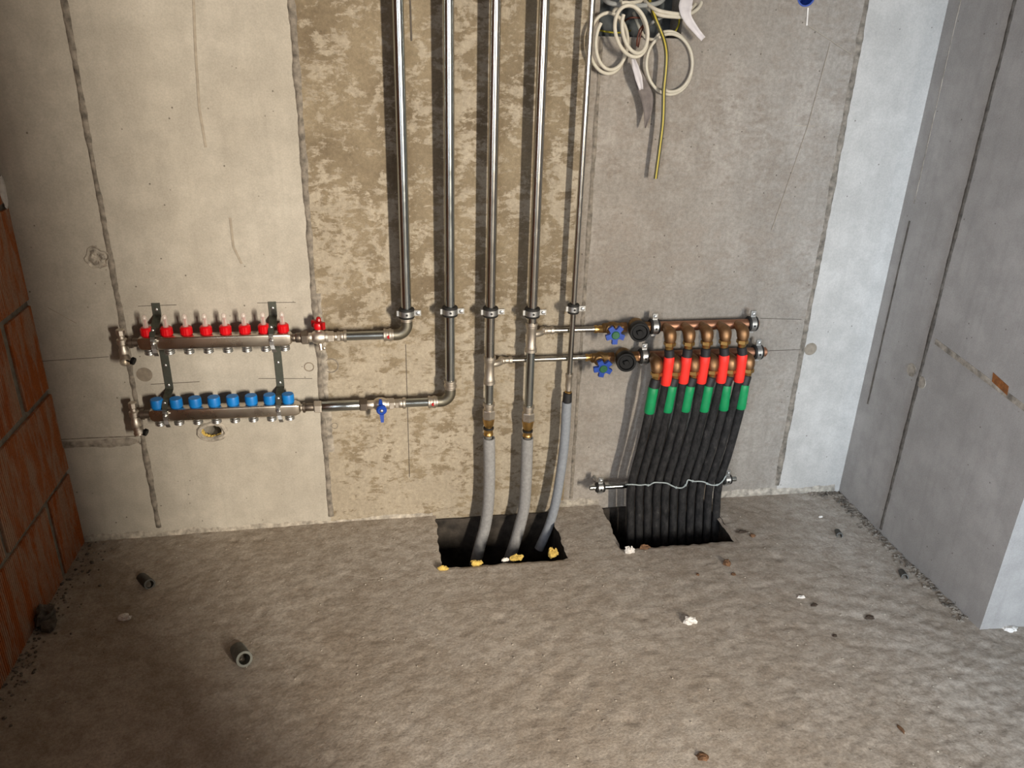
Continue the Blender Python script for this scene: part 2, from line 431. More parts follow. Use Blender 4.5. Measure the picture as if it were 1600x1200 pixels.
# --- back wall: core slab and cast panels with formwork ridges
wall_back=struct('wall_back',MB().bb(-1.2,4.3,0.10,0.30,-0.25,2.7),'concrete_grey')
def panel(x0,x1,z0,z1,mat,holes=(),y=0.0):
    outer=[(x0,z0),(x1,z0),(x1,z1),(x0,z1)]
    loops=[[Vector((a,b,0)) for a,b in outer]]+[[Vector((a,b,0)) for a,b in h] for h in holes]
    flat=[p for l in loops for p in l]; tris=tessellate_polygon(loops); mb=MB()
    mb.v=[Vector((p.x,y,p.y)) for p in flat]; mb.f=[tuple(t) for t in tris]
    i=0
    for l in loops:
        n=len(l); b0=len(mb.v)
        for p in l: mb.v.append(Vector((p.x,0.1,p.y)))
        for k in range(n): mb.f.append((i+k,i+(k+1)%n,b0+(k+1)%n,b0+k))
        i+=n
    return part('concrete_panel',mb,mat,wall_back,False)
def blob(cx,cz,rx,rz,n=22,a=0.15,sd=0):
    return [(cx+rx*math.cos(2*PI*k/n)*(1+a*noise.noise(Vector((math.cos(2*PI*k/n)*1.7,math.sin(2*PI*k/n)*1.7,sd)))),cz+rz*math.sin(2*PI*k/n)*(1+a*noise.noise(Vector((math.cos(2*PI*k/n)*1.7,math.sin(2*PI*k/n)*1.7,sd+9))))) for k in range(n)]
ch=at(332,674); bh=at(1260,-6); REC=(0.576,0.800,1.425,1.80)
panel(-1.0,-0.702,-0.25,0.318,'concrete_clean'); panel(-1.0,-0.702,0.318,2.66,'concrete_clean',y=-0.002)
panel(-0.702,-0.190,-0.25,2.66,'concrete_clean',[blob(ch.x,ch.z,0.031,0.021,a=0.35)],y=-0.001)
panel(-0.190,0.560,-0.25,2.66,'concrete_stained',y=-0.0005)
panel(0.560,1.312,-0.25,2.66,'concrete_grey',[[(REC[0],REC[2]),(REC[1],REC[2]),(REC[1],REC[3]),(REC[0],REC[3])],blob(bh.x,bh.z,0.026,0.026,a=0.02)],y=0.0)
panel(1.312,1.70,-0.25,2.66,'concrete_pale',y=-0.002)
def ridge_pts(path, w, hgt, mat, parent, nrm, wdir, seed=0, irregular=0.6, name='formwork_ridge'):
    mb=MB(); nn=Vector(nrm); wd=Vector(wdir); rows=[]
    for i,p in enumerate(path):
        p=Vector(p); q=p*17+Vector((seed,seed*2,0)); k=1+irregular*(0.7*noise.noise(q*.6)+0.5*noise.noise(q*3.1)); k=max(0.3,k)
        off=wd*(w*0.15*irregular*noise.noise(q*0.7+Vector((5,5,5))))
        row=[]
        for t,hh in ((-1,-0.001),(-0.6,0.5),(-0.1,1),(0.35,0.75),(0.7,0.4),(1,-0.001)):
            z=hh*hgt*(0.7+0.6*abs(noise.noise(q*2.3+Vector((t*3,0,0)))))
            row.append(len(mb.v)); mb.v.append(p+off+wd*(t*w*0.5*k)+nn*(z if hh>0 else -0.001))
        rows.append(row)
    for a,b in zip(rows,rows[1:]):
        for j in range(5): mb.f.append((a[j],a[j+1],b[j+1],b[j]))
    return part(name,mb,mat,parent,True,60)
def vline(x,z0,z1,step=0.009): 
    n=int((z1-z0)/step); return [(x,0.0,z0+(z1-z0)*i/n) for i in range(n+1)]
N=(0,-1,0)
ridge_pts(vline(-0.702,0.02,2.2),0.020,0.006,'ridge',wall_back,N,(1,0,0),1)
ridge_pts(vline(-0.190,0.02,2.2),0.021,0.006,'ridge',wall_back,N,(1,0,0),2)
ridge_pts(vline(-0.177,0.25,0.75),0.022,0.004,'ridge_light',wall_back,N,(1,0,0),21,1.0)
ridge_pts(vline(0.585,0.03,1.42),0.014,0.003,'ridge',wall_back,N,(1,0,0),3)
ridge_pts(vline(1.312,0.03,2.2),0.021,0.006,'ridge',wall_back,N,(1,0,0),4)
ridge_pts(vline(1.503,0.05,2.2),0.006,0.002,'ridge_dark',wall_back,N,(1,0,0),5)
ridge_pts([(-0.92+0.022*i/2,0,0.318) for i in range(20)],0.026,0.006,'ridge_light',wall_back,N,(0,0,1),6,1.0)
ridge_pts([(-0.92+0.022*i/2,0,0.335) for i in range(20)],0.006,0.004,'ridge',wall_back,N,(0,0,1),8,1.0)
# cement smear where the wall meets the screed
for (a,b,sd) in ((-0.915,0.13,11),(0.52,0.68,12),(1.06,1.53,13)):
    n=int((b-a)/0.012); ridge_pts([(a+(b-a)*i/n,0,0.008+fz(a,-0.02)) for i in range(n+1)],0.034,0.007,'patch',wall_back,N,(0,0,1),sd,0.8,'cement_fillet')
def disc(px,py,r,mat='plug',name='tie_hole_plug',ry=None,d=0.0025):
    p=at(px,py); mb=MB(); ry=ry or r
    poly=[(p.x+r*math.cos(a),p.z+ry*math.sin(a)) for a in [2*PI*k/24 for k in range(24)]]
    mb.prism(poly,-d,0.004); return part(name,mb,mat,wall_back,False)
def hoop(px,py,r,mat='plug',name='tie_hole_ring',w=0.0018):
    p=at(px,py); mb=MB().tube([(p.x+r*math.cos(a),-0.0006,p.z+r*math.sin(a)) for a in [2*PI*k/28 for k in range(28)]],w,6,closed=True)
    return part(name,mb,mat,wall_back)
disc(226,585,0.021); hoop(517,571,0.021,'ridge'); hoop(483,573,0.013); disc(1266,545,0.021); hoop(523,665,0.009,'ridge',w=0.001); hoop(186,635,0.010,'ridge',w=0.001)
def rough_patch(px,py,rx,rz,mat,sd,name='broken_patch',h=0.008):
    p=at(px,py); mb=MB(); n=26; rings=[]
    for j,(k,hh) in enumerate(((1.0,-0.001),(0.88,0.7),(0.7,0.2),(0.45,0.9),(0.2,0.35))):
        row=[]
        for i in range(n):
            a=2*PI*i/n; q=Vector((math.cos(a)*1.5,math.sin(a)*1.5,sd)); kk=k*(1+0.32*noise.noise(q)+0.15*noise.noise(q*3))
            row.append(len(mb.v)); mb.v.append(Vector((p.x+rx*kk*math.cos(a),-(hh*h*(0.6+0.8*noise.random())) if hh>0 else 0.001,p.z+rz*kk*math.sin(a))))
        rings.append(row)
    for a,b in zip(rings,rings[1:]): mb.bridge(a,b)
    mb.f.append(tuple(rings[-1])); return part(name,mb,mat,wall_back,True,30)
rough_patch(152,403,0.032,0.030,'patch',2.0)
# foam collar round the small wall hole
mb=MB(); n=24; pts=[]
for k in range(n):
    a=2*PI*k/n; kk=1+0.2*noise.noise(Vector((math.cos(a),math.sin(a),4))); pts.append((ch.x+0.038*kk*math.cos(a),-0.002,ch.z+0.026*kk*math.sin(a)))
part('hole_collar',MB().tube(pts,[0.0055+0.003*noise.random() for _ in pts],7,closed=True),'patch',wall_back)
mb=MB()
for k in range(12): 
    a=PI*0.95+PI*1.1*k/11; mb.rock((ch.x+0.029*math.cos(a),0.006,ch.z+0.019*math.sin(a)),0.005,k,amp=0.5)
part('foam_edge',mb,'foam_yellow',wall_back)
# pencil marks and fine lines
def pline(a,b,w=0.0012,mat='pencil',name='pencil_line'):
    p,q=at(*a),at(*b); d=(q-p); mb=MB(); u=Vector((d.z,0,-d.x)).normalized()
    mb.strip([Vector((p.x,-0.0022,p.z)),Vector((q.x,-0.0022,q.z))],u,w,0.0006); return part(name,mb,mat,wall_back,False)
for a,b in (((216,478),(276,476)),((402,473),(462,472)),((236,600),(312,596)),((404,591),(488,591)),((1188,497),(1252,499)),((1196,548),(1250,546)),((20,567),(170,557)),((634,538),(640,745)),((641,0),(643,64))):
    pline(a,b,0.004 if a==(641,0) else 0.0014)
for a,b in (((1297,66),(1262,196)),((1262,196),(1205,360)),((1262,40),(1330,85)),((75,480),(120,505)),((1240,196),(1272,197))):
    pline(a,b,0.0016,'scratch','crack_line')
for pts in ([(303,0),(306,80),(312,170),(322,230)],[(360,340),(365,385),(378,412)]):
    for a,b in zip(pts,pts[1:]): pline(a,b,0.006,'scratch','trowel_mark')
pline((1262,12),(1260,40),0.004,'white_chip','paint_drip')

# --- left brick wall
wall_left=struct('wall_left',MB().bb(-1.25,XL-0.006,-2.55,0.10,-0.25,2.7).bb(-1.25,XL-0.006,-5.2,-4.15,-0.25,2.7).bb(-1.25,XL-0.006,-4.15,-2.55,-0.25,0.65).bb(-1.25,XL-0.006,-4.15,-2.55,2.25,2.7),'mortar')
def brick_mesh(L,H):
    mb=MB(); n=max(6,int(L/0.0085)); prof=[]
    for k in range(n):
        y=-L/2+L*k/n; prof+= [(y+L/n*0.12,0.0),(y+L/n*0.62,0.0),(y+L/n*0.78,-0.0028),(y+L/n*0.96,-0.0028)]
    prof=[(-L/2,-0.03)]+[(-L/2,-0.002)]+prof+[(L/2,-0.002),(L/2,-0.03)]
    for z in (-H/2,H/2):
        for y,x in prof: mb.v.append(Vector((x,y,z)))
    m=len(prof)
    for k in range(m-1): mb.f.append((k,k+1,m+k+1,m+k))
    mb.f.append(tuple(range(m))); mb.f.append(tuple(range(m,2*m)))
    return mesh('brick',mb,'clay_brick',(0,0,0),False)
bm_full=brick_mesh(0.468,0.238); bm_short=brick_mesh(0.160,0.238); bm_mid=brick_mesh(0.415,0.238)
for c in range(11):
    zc=-0.015+0.2555*c+0.119
    if zc>2.6: break
    y=0.006; k=0
    seq=[(bm_short,0.160),(bm_full,0.468)] if c%2==0 else [(bm_mid,0.415),(bm_full,0.468)]
    while y>-2.1:
        me,L=seq[min(k,1)]
        o=link_mesh('brick',me,'clay_brick',wall_left,(XL+random.uniform(-0.001,0.002),y-L/2,zc+random.uniform(-0.002,0.002)))
        o.rotation_euler=(random.uniform(-.004,.004),0,random.uniform(-.006,.006)); y-=L+(0.026 if k==0 and c%2==0 else 0.014); k+=1
# mortar smears squeezed out of the joints
part('mortar_smear',MB().rock((XL+0.002,-0.012,1.035),0.03,3,(0.2,0.5,1.3)),'white_chip',wall_left)

# --- right wall (a thick pier) with its bright end face
wall_right=struct('wall_right',MB().bb(XR,4.3,YR,0.12,-0.25,2.7),'concrete_side')
def rline(y,z0,z1,step=0.009):
    n=int((z1-z0)/step); return [(XR,y,z0+(z1-z0)*i/n) for i in range(n+1)]
NR=(-1,0,0)
ridge_pts(rline(-0.252,0.0,2.2),0.016,0.004,'ridge_dark',wall_right,NR,(0,1,0),31)
ridge_pts(rline(-0.050,0.35,0.95),0.010,0.002,'ridge_dark',wall_right,NR,(0,1,0),32)
ridge_pts(rline(-0.052,1.0,2.0),0.004,0.0015,'ridge_light',wall_right,NR,(0,1,0),33)
def rdisc(y,z,r,mat='ridge_light',name='tie_hole_plug'):
    mb=MB().cyl((XR-0.002,y,z),(XR+0.003,y,z),r,n=22); return part(name,mb,mat,wall_right,False)
rdisc(-0.214,0.539,0.020); rdisc(-0.268,0.522,0.018)
mb=MB().strip([(XR-0.0008,-0.515,0.645),(XR-0.0008,-0.575,0.632)],(0,0.2,1),0.024,0.001); part('rust_stain',mb,'rust',wall_right,False)
mb=MB().strip([(XR-0.0006,-0.28,0.655),(XR-0.0006,-0.70,0.607)],(0,0.1,1),0.016,0.0008); part('formwork_line',mb,'ridge_light',wall_right,False)
# --- the rest of the room behind the camera, plus two added lamp blockers
ceiling=struct('ceiling',MB().bb(-1.25,4.5,-5.4,0.3,2.66,2.9),'concrete_grey')
struct('wall_side',MB().bb(4.2,4.4,-5.2,YR,-0.25,2.66),'concrete_side')
WX0,WX1,WZ0,WZ1=0.7,1.4,0.7,2.0
struct('lamp_blocker_right',MB().bb(1.80,2.5,-3.95,-3.80,-0.02,2.66),'concrete_grey')  # unseen slab added beside the lamp to fade its warm light rightwards
struct('lamp_blocker_left',MB().bb(0.55,0.985,-3.0,-2.9,-0.02,2.66),'concrete_grey')  # invented unseen pillar, added to keep the lamp off the brick corner
mb=MB().bb(-1.25,WX0,-5.4,-5.1,-0.25,2.66).bb(WX1,4.4,-5.4,-5.1,-0.25,2.66).bb(WX0,WX1,-5.4,-5.1,-0.25,WZ0).bb(WX0,WX1,-5.4,-5.1,WZ1,2.66)
struct('wall_rear',mb,'concrete_grey')
def window(name,x0,x1,y0,y1,z0,z1):
    t=.06; w=struct(name,MB().bb(x0,x1,y0,y1,z0,z0+t).bb(x0,x1,y0,y1,z1-t,z1),'paper')
    if x1-x0>y1-y0: part('window_stile',MB().bb(x0,x0+t,y0,y1,z0+t,z1-t),'paper',w,False); part('window_stile',MB().bb(x1-t,x1,y0,y1,z0+t,z1-t),'paper',w,False)
    else: part('window_stile',MB().bb(x0,x1,y0,y0+t,z0+t,z1-t),'paper',w,False); part('window_stile',MB().bb(x0,x1,y1-t,y1,z0+t,z1-t),'paper',w,False)
window('window_1',WX0,WX1,-5.3,-5.2,WZ0,WZ1)
window('window_2',-1.15,-1.05,-4.15,-2.55,0.65,2.25)

# ================================================================== PLUMBING
YP=-0.062          # depth of risers and heating manifolds
RP=0.0138
def hexlathe(mb,x0,x1,y,z,r): return mb.lathe((x0,y,z),(1,0,0),[(0,r*0.94),((x1-x0)*0.12,r),((x1-x0)*0.88,r),(x1-x0,r*0.94)],6,True,PI/6)

def pipe_clamp(c,axis,tab,r,label,group='pipe clamps on studs'):
    c=Vector(c); u=Vector(axis); t=Vector(tab)
    o=thing('pipe_clamp',label,'clamp',c,group)
    part('rubber_lining',MB().lathe(c-u*0.0140,u,[(0,r),(0,r+.0065),(.002,r+.0080),(.005,r+.0085),(.008,r+.0065),(.020,r+.0065),(.023,r+.0085),(.026,r+.0080),(.028,r+.0065),(.028,r)],24,False),'rubber',o)
    part('band',MB().lathe(c-u*0.0075,u,[(0,r+.003),(0,r+.0082),(.015,r+.0082),(.015,r+.003)],24,False),'zinc',o)
    R=Matrix((t,u,t.cross(u))).transposed()
    part('flange',MB().box(c+t*(r+.016),(.020,.015,.007),R),'zinc',o,False)
    part('hinge',MB().box(c-t*(r+.0095),(.008,.015,.009),R),'zinc',o,False)
    part('screw',MB().lathe(c+t*(r+.018)+Vector((0,-.010,0)),(0,1,0),[(0,.002),(.001,.0048),(.004,.0048),(.004,.0025),(.018,.0025)],10),'zinc',o)
    part('stud',MB().cyl(c+Vector((0,r+.007,0)),(c.x,0.002,c.z),.004,n=10),'zinc',o)
    part('nut',MB().lathe(c+Vector((0,r+.005,0)),(0,1,0),[(0,.008),(.008,.008)],6),'zinc',o,False)
    part('slot',MB().cyl(c+Vector((0,-r-.0092,0)),c+Vector((0,-r-.004,0)),.0032,n=10),'screw_dark',o)
    return o

# ------ risers one and two with elbows to the heating manifolds
X1=at(635,480,YP).x; X2=at(703,480,YP).x; X3=at(766.5,480,YP).x; X4=at(832,480,YP).x; X5=at(896,480,YP).x
ZU=at(340,535.5,YP-.018).z; ZL=at(281,647.5,YP-.018).z         # manifold bar centres
ZU2=at(565,524,YP).z; ZL2=at(645,631,YP).z
ZU=(ZU+ZU2)/2; ZL=(ZL+ZL2)/2
ZTOP=2.64
def riser_elbow(X,Z,pxa,pxb,label,loc_label):
    o=thing('riser_pipe',label,'pipe',(X,YP,Z),'vertical riser pipes')
    rb=0.030
    part('pipe',MB().cyl((X,YP,Z+rb+.03),(X,YP,ZTOP),RP,n=24),'steel_pipe',o)
    arc=[(X,YP,Z+rb+.012)]+[(X-rb+rb*math.cos(a),YP,Z+rb-rb*math.sin(a)) for a in [PI/2*k/10 for k in range(11)]]+[(X-rb-.010,YP,Z)]
    part('elbow',MB().tube(arc,RP+.0022,20),'elbow_steel',o)
    for p,ax in (((X,YP,Z+rb+.010),(0,0,1)),((X-rb-.008,YP,Z),(-1,0,0))):
        part('press_socket',MB().lathe(p,ax,[(0,RP+.0024),(.004,RP+.0024),(.006,RP+.0048),(.012,RP+.0048),(.014,RP+.003),(.020,RP+.003),(.022,RP+.0046),(.027,RP+.0046),(.028,RP+.001)],22),'fitting_steel',o)
    part('press_mark',MB().cyl((X-rb-.0215,YP-RP-.0044,Z),(X-rb-.0215,YP-RP+.002,Z),.005,n=12),'dark_red',o)
    xa=at(pxa,0,YP).x if False else pxa
    part('branch',MB().cyl((xa,YP,Z),(X-rb-.03,YP,Z),RP-.0012,n=22),'steel_pipe',o)
    return o
XU=lambda px,py: at(px,py,YP).x
riser_elbow(X1,ZU,XU(538,525),0,'shiny steel riser ending in an elbow beside the red-handled valve, leftmost riser','')
riser_elbow(X2,ZL,XU(630,632),0,'shiny steel riser ending in an elbow beside the blue-lever valve, second riser from left','')
pipe_clamp((X1,YP,at(635,489,YP).z),(0,0,1),(1,0,0),RP,'rubber-lined metal clamp on the leftmost riser above its elbow')
pipe_clamp((X2,YP,at(704,486,YP).z),(0,0,1),(1,0,0),RP,'rubber-lined metal clamp on the second riser from the left')
pipe_clamp((X3,YP,at(767,487,YP).z),(0,0,1),(1,0,0),RP,'rubber-lined metal clamp on the middle riser of the five')
pipe_clamp((X4,YP,at(832,488,YP).z),(0,0,1),(1,0,0),RP,'rubber-lined metal clamp on the fourth riser from the left, just above its tee')
pipe_clamp((X5,YP,at(896,482,YP).z),(0,0,1),(1,0,0),.0088,'small rubber-lined metal clamp on the thin rightmost riser')

# ------ risers three and four with tees, unions and brass ends
def tee_riser(X,rows,label,dz_branch):
    # rows: measured heights in metres
    zt1,zt0,zb,zn1,zn0,zc0,zr,zb1,zend=rows
    o=thing('riser_pipe',label,'pipe',(X,YP,zend),'vertical riser pipes')
    part('pipe',MB().cyl((X,YP,zt1-.02),(X,YP,ZTOP),RP,n=24),'steel_pipe_warm',o)
    t=part('tee',MB().lathe((X,YP,zt0),(0,0,1),[(0,RP+.001),(0,RP+.004),(.008,RP+.004),(.010,RP+.002),(.018,RP+.002),(.022,RP+.0005),(zt1-zt0-.022,RP+.0005),(zt1-zt0-.018,RP+.002),(zt1-zt0-.010,RP+.002),(zt1-zt0-.008,RP+.004),(zt1-zt0,RP+.004),(zt1-zt0,RP+.001)],24),'fitting_steel',o)
    zbr=dz_branch; 
    arc=spl([(X,YP,zbr),(X+.020,YP+.006,zbr),(X+.033,YP+.016,zbr),(X+.040,YP+.034,zbr+.001)],6)
    part('tee_outlet',MB().tube(arc,[.0105]*len(arc),16),'fitting_steel',o)
    part('lower_pipe',MB().cyl((X,YP,zn1),(X,YP,zt0+.01),RP-.0008,n=22),'steel_pipe',o)
    part('press_socket',MB().lathe((X,YP,zn1-.004),(0,0,1),[(0,RP),(.006,RP+.001),(.016,RP+.001),(.018,RP+.004),(.026,RP+.004),(.027,RP)],22),'fitting_steel',o)
    part('union_nut',MB().lathe((X,YP,zn0),(0,0,1),[(0,.0185),(.003,.0198),(zn1-zn0-.003,.0198),(zn1-zn0,.0185)],6),'fitting_steel',o,False)
    part('brass_cone',MB().lathe((X,YP,zc0),(0,0,1),[(0,.0125),(.006,.0150),(zn0-zc0,.0185)],16),'brass',o,label='brass cone below the union nut')
    part('gasket_ring',MB().lathe((X,YP,zr-.003),(0,0,1),[(0,.012),(.001,.0160),(.006,.0160),(.007,.012)],18),'rubber',o)
    part('brass_sleeve',MB().lathe((X,YP,zb1),(0,0,1),[(0,.0130),(.002,.0148),(.006,.0148),(.008,.0135),(zr-zb1-.008,.0135),(zr-zb1-.004,.0148),(zr-zb1,.0148)],18),'brass',o)
    part('neck',MB().cyl((X,YP,zc0),(X,YP,zr-.002),.0115,n=16),'brass',o)
    part('grey_end',MB().cyl((X,YP,zend-.02),(X,YP,zb1),.0115,n=16),'grey_tube',o)
    return o
zz=lambda px,py: at(px,py,YP).z
ZB3=zz(778,569); ZB4=zz(845,522)
tee_riser(X3,[zz(765,557),zz(765,599),0,zz(763,640),zz(763,654),zz(763,666),zz(763,669),zz(763,680),zz(763,688)],'steel riser with lower tee and brass end fitting, middle of the five risers',ZB3)
tee_riser(X4,[zz(830,504),zz(830,549),0,zz(825,644),zz(825,657),zz(825,671),zz(825,673),zz(825,682),zz(824,688)],'steel riser with upper tee and brass end fitting, fourth riser from the left',ZB4)
o=thing('riser_pipe','thin steel riser with black sleeve at its lower end, rightmost and slimmest riser','pipe',(X5,YP,zz(888,612)),'vertical riser pipes')
part('pipe',MB().cyl((X5,YP,zz(890,590)),(X5,YP,ZTOP),.0082,n=20),'steel_pipe_warm',o)
z0,z1=zz(888,610),zz(889,584)
part('press_socket',MB().lathe((X5,YP,z0),(0,0,1),[(0,.0085),(.010,.0085),(.011,.0105),(z1-z0-.012,.0098),(z1-z0-.009,.0118),(z1-z0,.0118),(z1-z0+.001,.008)],18),'fitting_steel',o)
part('brass_sleeve',MB().lathe((X5,YP,zz(888,615)),(0,0,1),[(0,.0085),(.001,.0105),(.007,.0105),(.009,.0085)],16),'brass',o)

# ------ grey insulated pipes going down into the floor recess
def insul(path,r,mat,label,ring=True):
    P=spl(path,12); o=thing('insulated_pipe',label,'pipe',P[-1],'grey insulated pipes'); n=18
    rad=[r*(1+0.012*math.sin(i*1.9)+0.02*noise.noise(p*30)) for i,p in enumerate(P)]
    mb=MB().tube(P,rad,n,cap=False)
    # hollow upper mouth
    d=(P[0]-P[1]).normalized(); u,v,_=frame(P[1]-P[0])
    mb.lathe(P[0],-d,[(0,rad[0]*1.0),(0,rad[0]*0.78),(.02,rad[0]*0.76)],n,False)
    part('foam_sleeve',mb,mat,o,True,50)
    return o,P
insul([at(764,684,YP),at(764.5,740,YP),at(763,785,YP-.004),at(758,822,YP-.012),at(750,852,YP-.024),at(742,884,YP-.034)],.0185,'insulation','grey foam-insulated pipe entering the floor recess, left of the three')
insul([at(824,684,YP),at(822,745,YP),at(819,790,YP-.004),at(812,822,YP-.012),at(804,850,YP-.024),at(793,882,YP-.034)],.0185,'insulation','grey foam-insulated pipe entering the floor recess, middle of the three')
oi,P=insul([at(885.5,628,YP),at(882,690,YP),at(875,745,YP-.004),at(867,790,YP-.008),at(857,824,YP-.014),at(842,858,YP-.024)],.0150,'insulation_blue','slimmer grey insulated pipe with black top sleeve, right of the three')
part('top_sleeve',MB().lathe(at(887,613,YP),(-.004,0,-1),[(0,.010),(.002,.0135),(.030,.0142)],18),'sleeve',oi,label='black top sleeve')

# ------ heating manifolds (left)
XB0,XB1=at(216,535,YP).x,at(457,530,YP).x
XC0=at(228.5,515,YP).x; DX=0.05
XCs=[at(228.5,515,YP).x+(at(442,511,YP).x-at(228.5,515,YP).x)*i/7 for i in range(8)]
XDs=[at(245,628,YP).x+(at(450,622,YP).x-at(245,628,YP).x)*i/7 for i in range(8)]
def bar_mesh(x0,x1,z,h=.036,d=.037,b=.006):
    mb=MB(); prof=[]
    for cx,cz,a0 in ((d/2-b,h/2-b,0),(-d/2+b,h/2-b,90),(-d/2+b,-h/2+b,180),(d/2-b,-h/2+b,270)):
        for k in range(5):
            a=math.radians(a0+90*k/4); prof.append((cx+b*math.cos(a),cz+b*math.sin(a)))
    xs=[(x0,.55),(x0+.004,.80),(x0+.014,1),(x1-.014,1),(x1-.004,.80),(x1,.55)]; rs=[]
    for x,s in xs:
        i0=len(mb.v)
        for py,pz in prof: mb.v.append(Vector((x,YP+py*s,z+pz*s)))
        rs.append(list(range(i0,i0+len(prof))))
    for a,b2 in zip(rs,rs[1:]): mb.bridge(a,b2)
    mb.f.append(tuple(reversed(rs[0]))); mb.f.append(tuple(rs[-1])); return mb
# shared meshes for the repeated parts (origin on the bar's face)
def ribbed(r,h,n=20,k=0.94,top=0.9):
    mb=MB(); rs=[]
    for z,s in ((0,0.86),(h*.12,1.0),(h*.85,1.0),(h,top)):
        i0=len(mb.v)
        for i in range(n*2):
            a=PI*i/n; rr=r*s*(1 if i%2 else k); mb.v.append(Vector((rr*math.cos(a),rr*math.sin(a),z)))
        rs.append(list(range(i0,i0+2*n)))
    for a,b in zip(rs,rs[1:]): mb.bridge(a,b)
    mb.f.append(tuple(reversed(rs[0]))); mb.f.append(tuple(rs[-1])); return mb
me_red=mesh('flow_meter',ribbed(.0158,.024,16,.95,.80),'red_plastic')
me_tube=mesh('sight_tube',MB().lathe((0,0,.022),(0,0,1),[(0,.0072),(.030,.0068),(.034,.0050),(.036,.0025)],14),'clear_tube')
me_rod=mesh('indicator',MB().lathe((0,0,.022),(0,0,1),[(0,.0022),(.018,.0022),(.0185,.0042),(.022,.0042)],8),'dark_red')
me_base=mesh('collar',MB().lathe((0,0,-.004),(0,0,1),[(0,.014),(.004,.012)],16),'nickel')
me_blue=mesh('valve_cap',ribbed(.0170,.027,18,.965,.93),'blue_plastic')
me_nip=mesh('outlet_nipple',MB().lathe((0,0,0),(0,0,-1),[(0,.0115),(.004,.0115),(.005,.0140),(.0075,.0130),(.010,.0140),(.0125,.0130),(.015,.0138),(.017,.0120),(.017,.0085),(.010,.0080)],18),'zinc')
def vent_valve(root,x,z,drain):
    "vent and drain block on the closed end of a manifold"
    xc=x-.040; 
    a=part('end_valve',MB().lathe((xc,YP,z-.040),(0,0,1),[(0,.0105),(.004,.0125),(.020,.0125),(.024,.0100),(.034,.0100),(.037,.0135),(.050,.0135),(.053,.0088),(.060,.0082)],18),'nickel',root)
    part('vent_cap',MB().lathe((xc,YP,z+.020),(0,0,1),[(0,.007),(.003,.0118),(.016,.0118),(.018,.010)],8),'nickel',a,False)
    part('connector',MB().lathe((xc+.006,YP,z),(1,0,0),[(0,.010),(.010,.010),(.011,.015),(.020,.015),(.021,.012),(x-xc-.005,.012)],16),'dark_nickel',a)
    d=Vector(drain).normalized(); p=Vector((xc,YP,z-.036))
    part('drain_spout',MB().lathe(p,d,[(0,.009),(.006,.0125),(.014,.0125),(.015,.0150),(.026,.0150),(.026,.0100),(.018,.0090)],16),'nickel',a)
    part('drain_cap',MB().lathe(p+d*.010,(1,-.25,-.35),[(0,.0065),(.018,.0065),(.018,.0105),(.026,.0100)],12),'black_plastic',a)
def manifold(xs,z,x0,x1,label,upper):
    o=thing('heating_manifold',label,'manifold',(x0,YP,z),'stainless heating manifolds')
    part('bar',bar_mesh(x0,x1,z),'stainless',o,True,25)
    base=Vector((x0,YP,z))
    for x in xs:
        loc=Vector((x,YP,z+.018))-base
        if upper:
            c=link_mesh('flow_meter',me_red,'',o,loc); c['label']='red flow meter cap'
            link_mesh('sight_tube',me_tube,'',c); link_mesh('indicator',me_rod,'',c); link_mesh('collar',me_base,'',c)
        else:
            c=link_mesh('valve_cap',me_blue,'',o,loc); c['label']='blue protective valve cap'; link_mesh('collar',me_base,'',c)
        link_mesh('outlet_nipple',me_nip,'',o,Vector((x,YP,z-.018))-base)
    vent_valve(o,x0,z,(0.35,-1,-.55) if upper else (.45,-.5,-1))
    return o
mu=manifold(XCs,ZU,XB0,XB1,'upper stainless manifold bar with eight red-capped flow meters',True)
ml=manifold(XDs,ZL,at(234,648,YP).x,at(470,636,YP).x,'lower stainless manifold bar with eight blue caps',False)

# brackets that carry both manifolds
def bracket(pxa,pxb,label):
    xa=at(*pxa).x; xb=at(*pxb).x; x=(xa+xb)/2
    za=at(pxa[0],pxa[1]-3).z; 
    o=thing('manifold_bracket',label,'bracket',(x,0,ZL-.04),'steel brackets of the heating manifolds')
    f=YP-.019; zc=at(pxa[0]+2,493).z; zd=at(pxb[0],pxb[1]+17).z
    s1=[(x,-.003,za),(x,-.003,zc+.004),(x,-.006,zc),(x,f*.55,zc-.018),(x,f*.8,ZU+.040),(x,f-.004,ZU+.016)]
    part('upper_strip',MB().strip(s1,(1,0,0),[.021]*4+[.017,.012],.0025),'bracket_steel',o,False)
    s2=[(x+.001,-.003,ZU-.01),(x+.001,-.003,zd+.004),(x+.001,-.006,zd),(x+.001,f*.55,zd-.012),(x+.001,f*.8,ZL+.040),(x+.001,f-.004,ZL+.016)]
    part('lower_strip',MB().strip(s2,(1,0,0),[.021]*4+[.018,.012],.0025),'bracket_steel',o,False)
    for z in (ZU,ZL):
        part('clamp_strap',MB().strip([(x,f-.003,z+.020),(x,f-.0025,z+.010),(x,f-.0025,z-.012),(x+.003,f-.006,z-.022),(x+.005,f-.003,z-.032)],(1,0,0),.011,.0025),'zinc',o,False)
        part('strap_screw',MB().lathe((x,f-.012,z+.006),(.2,1,-.3),[(0,.003),(.002,.0055),(.006,.0055),(.007,.003),(.014,.003)],8),'zinc',o)
    for z,y in ((za-.018,-.004),(ZU+.034,f*.82-.002),((zd+ZU-.02)/2,-.004),(zd+.012,-.004),(ZL+.034,f*.82-.002)):
        part('screw',MB().ball((x,y-.001,z),.005,10,6,(1,.5,1)),'zinc',o)
    return o
bracket((244,476),(262,590),'dark steel bracket strip crossing both manifolds near their vent valves, left of the two')
bracket((425,474),(437,586),'dark steel bracket strip crossing both manifolds near the valves, right of the two')

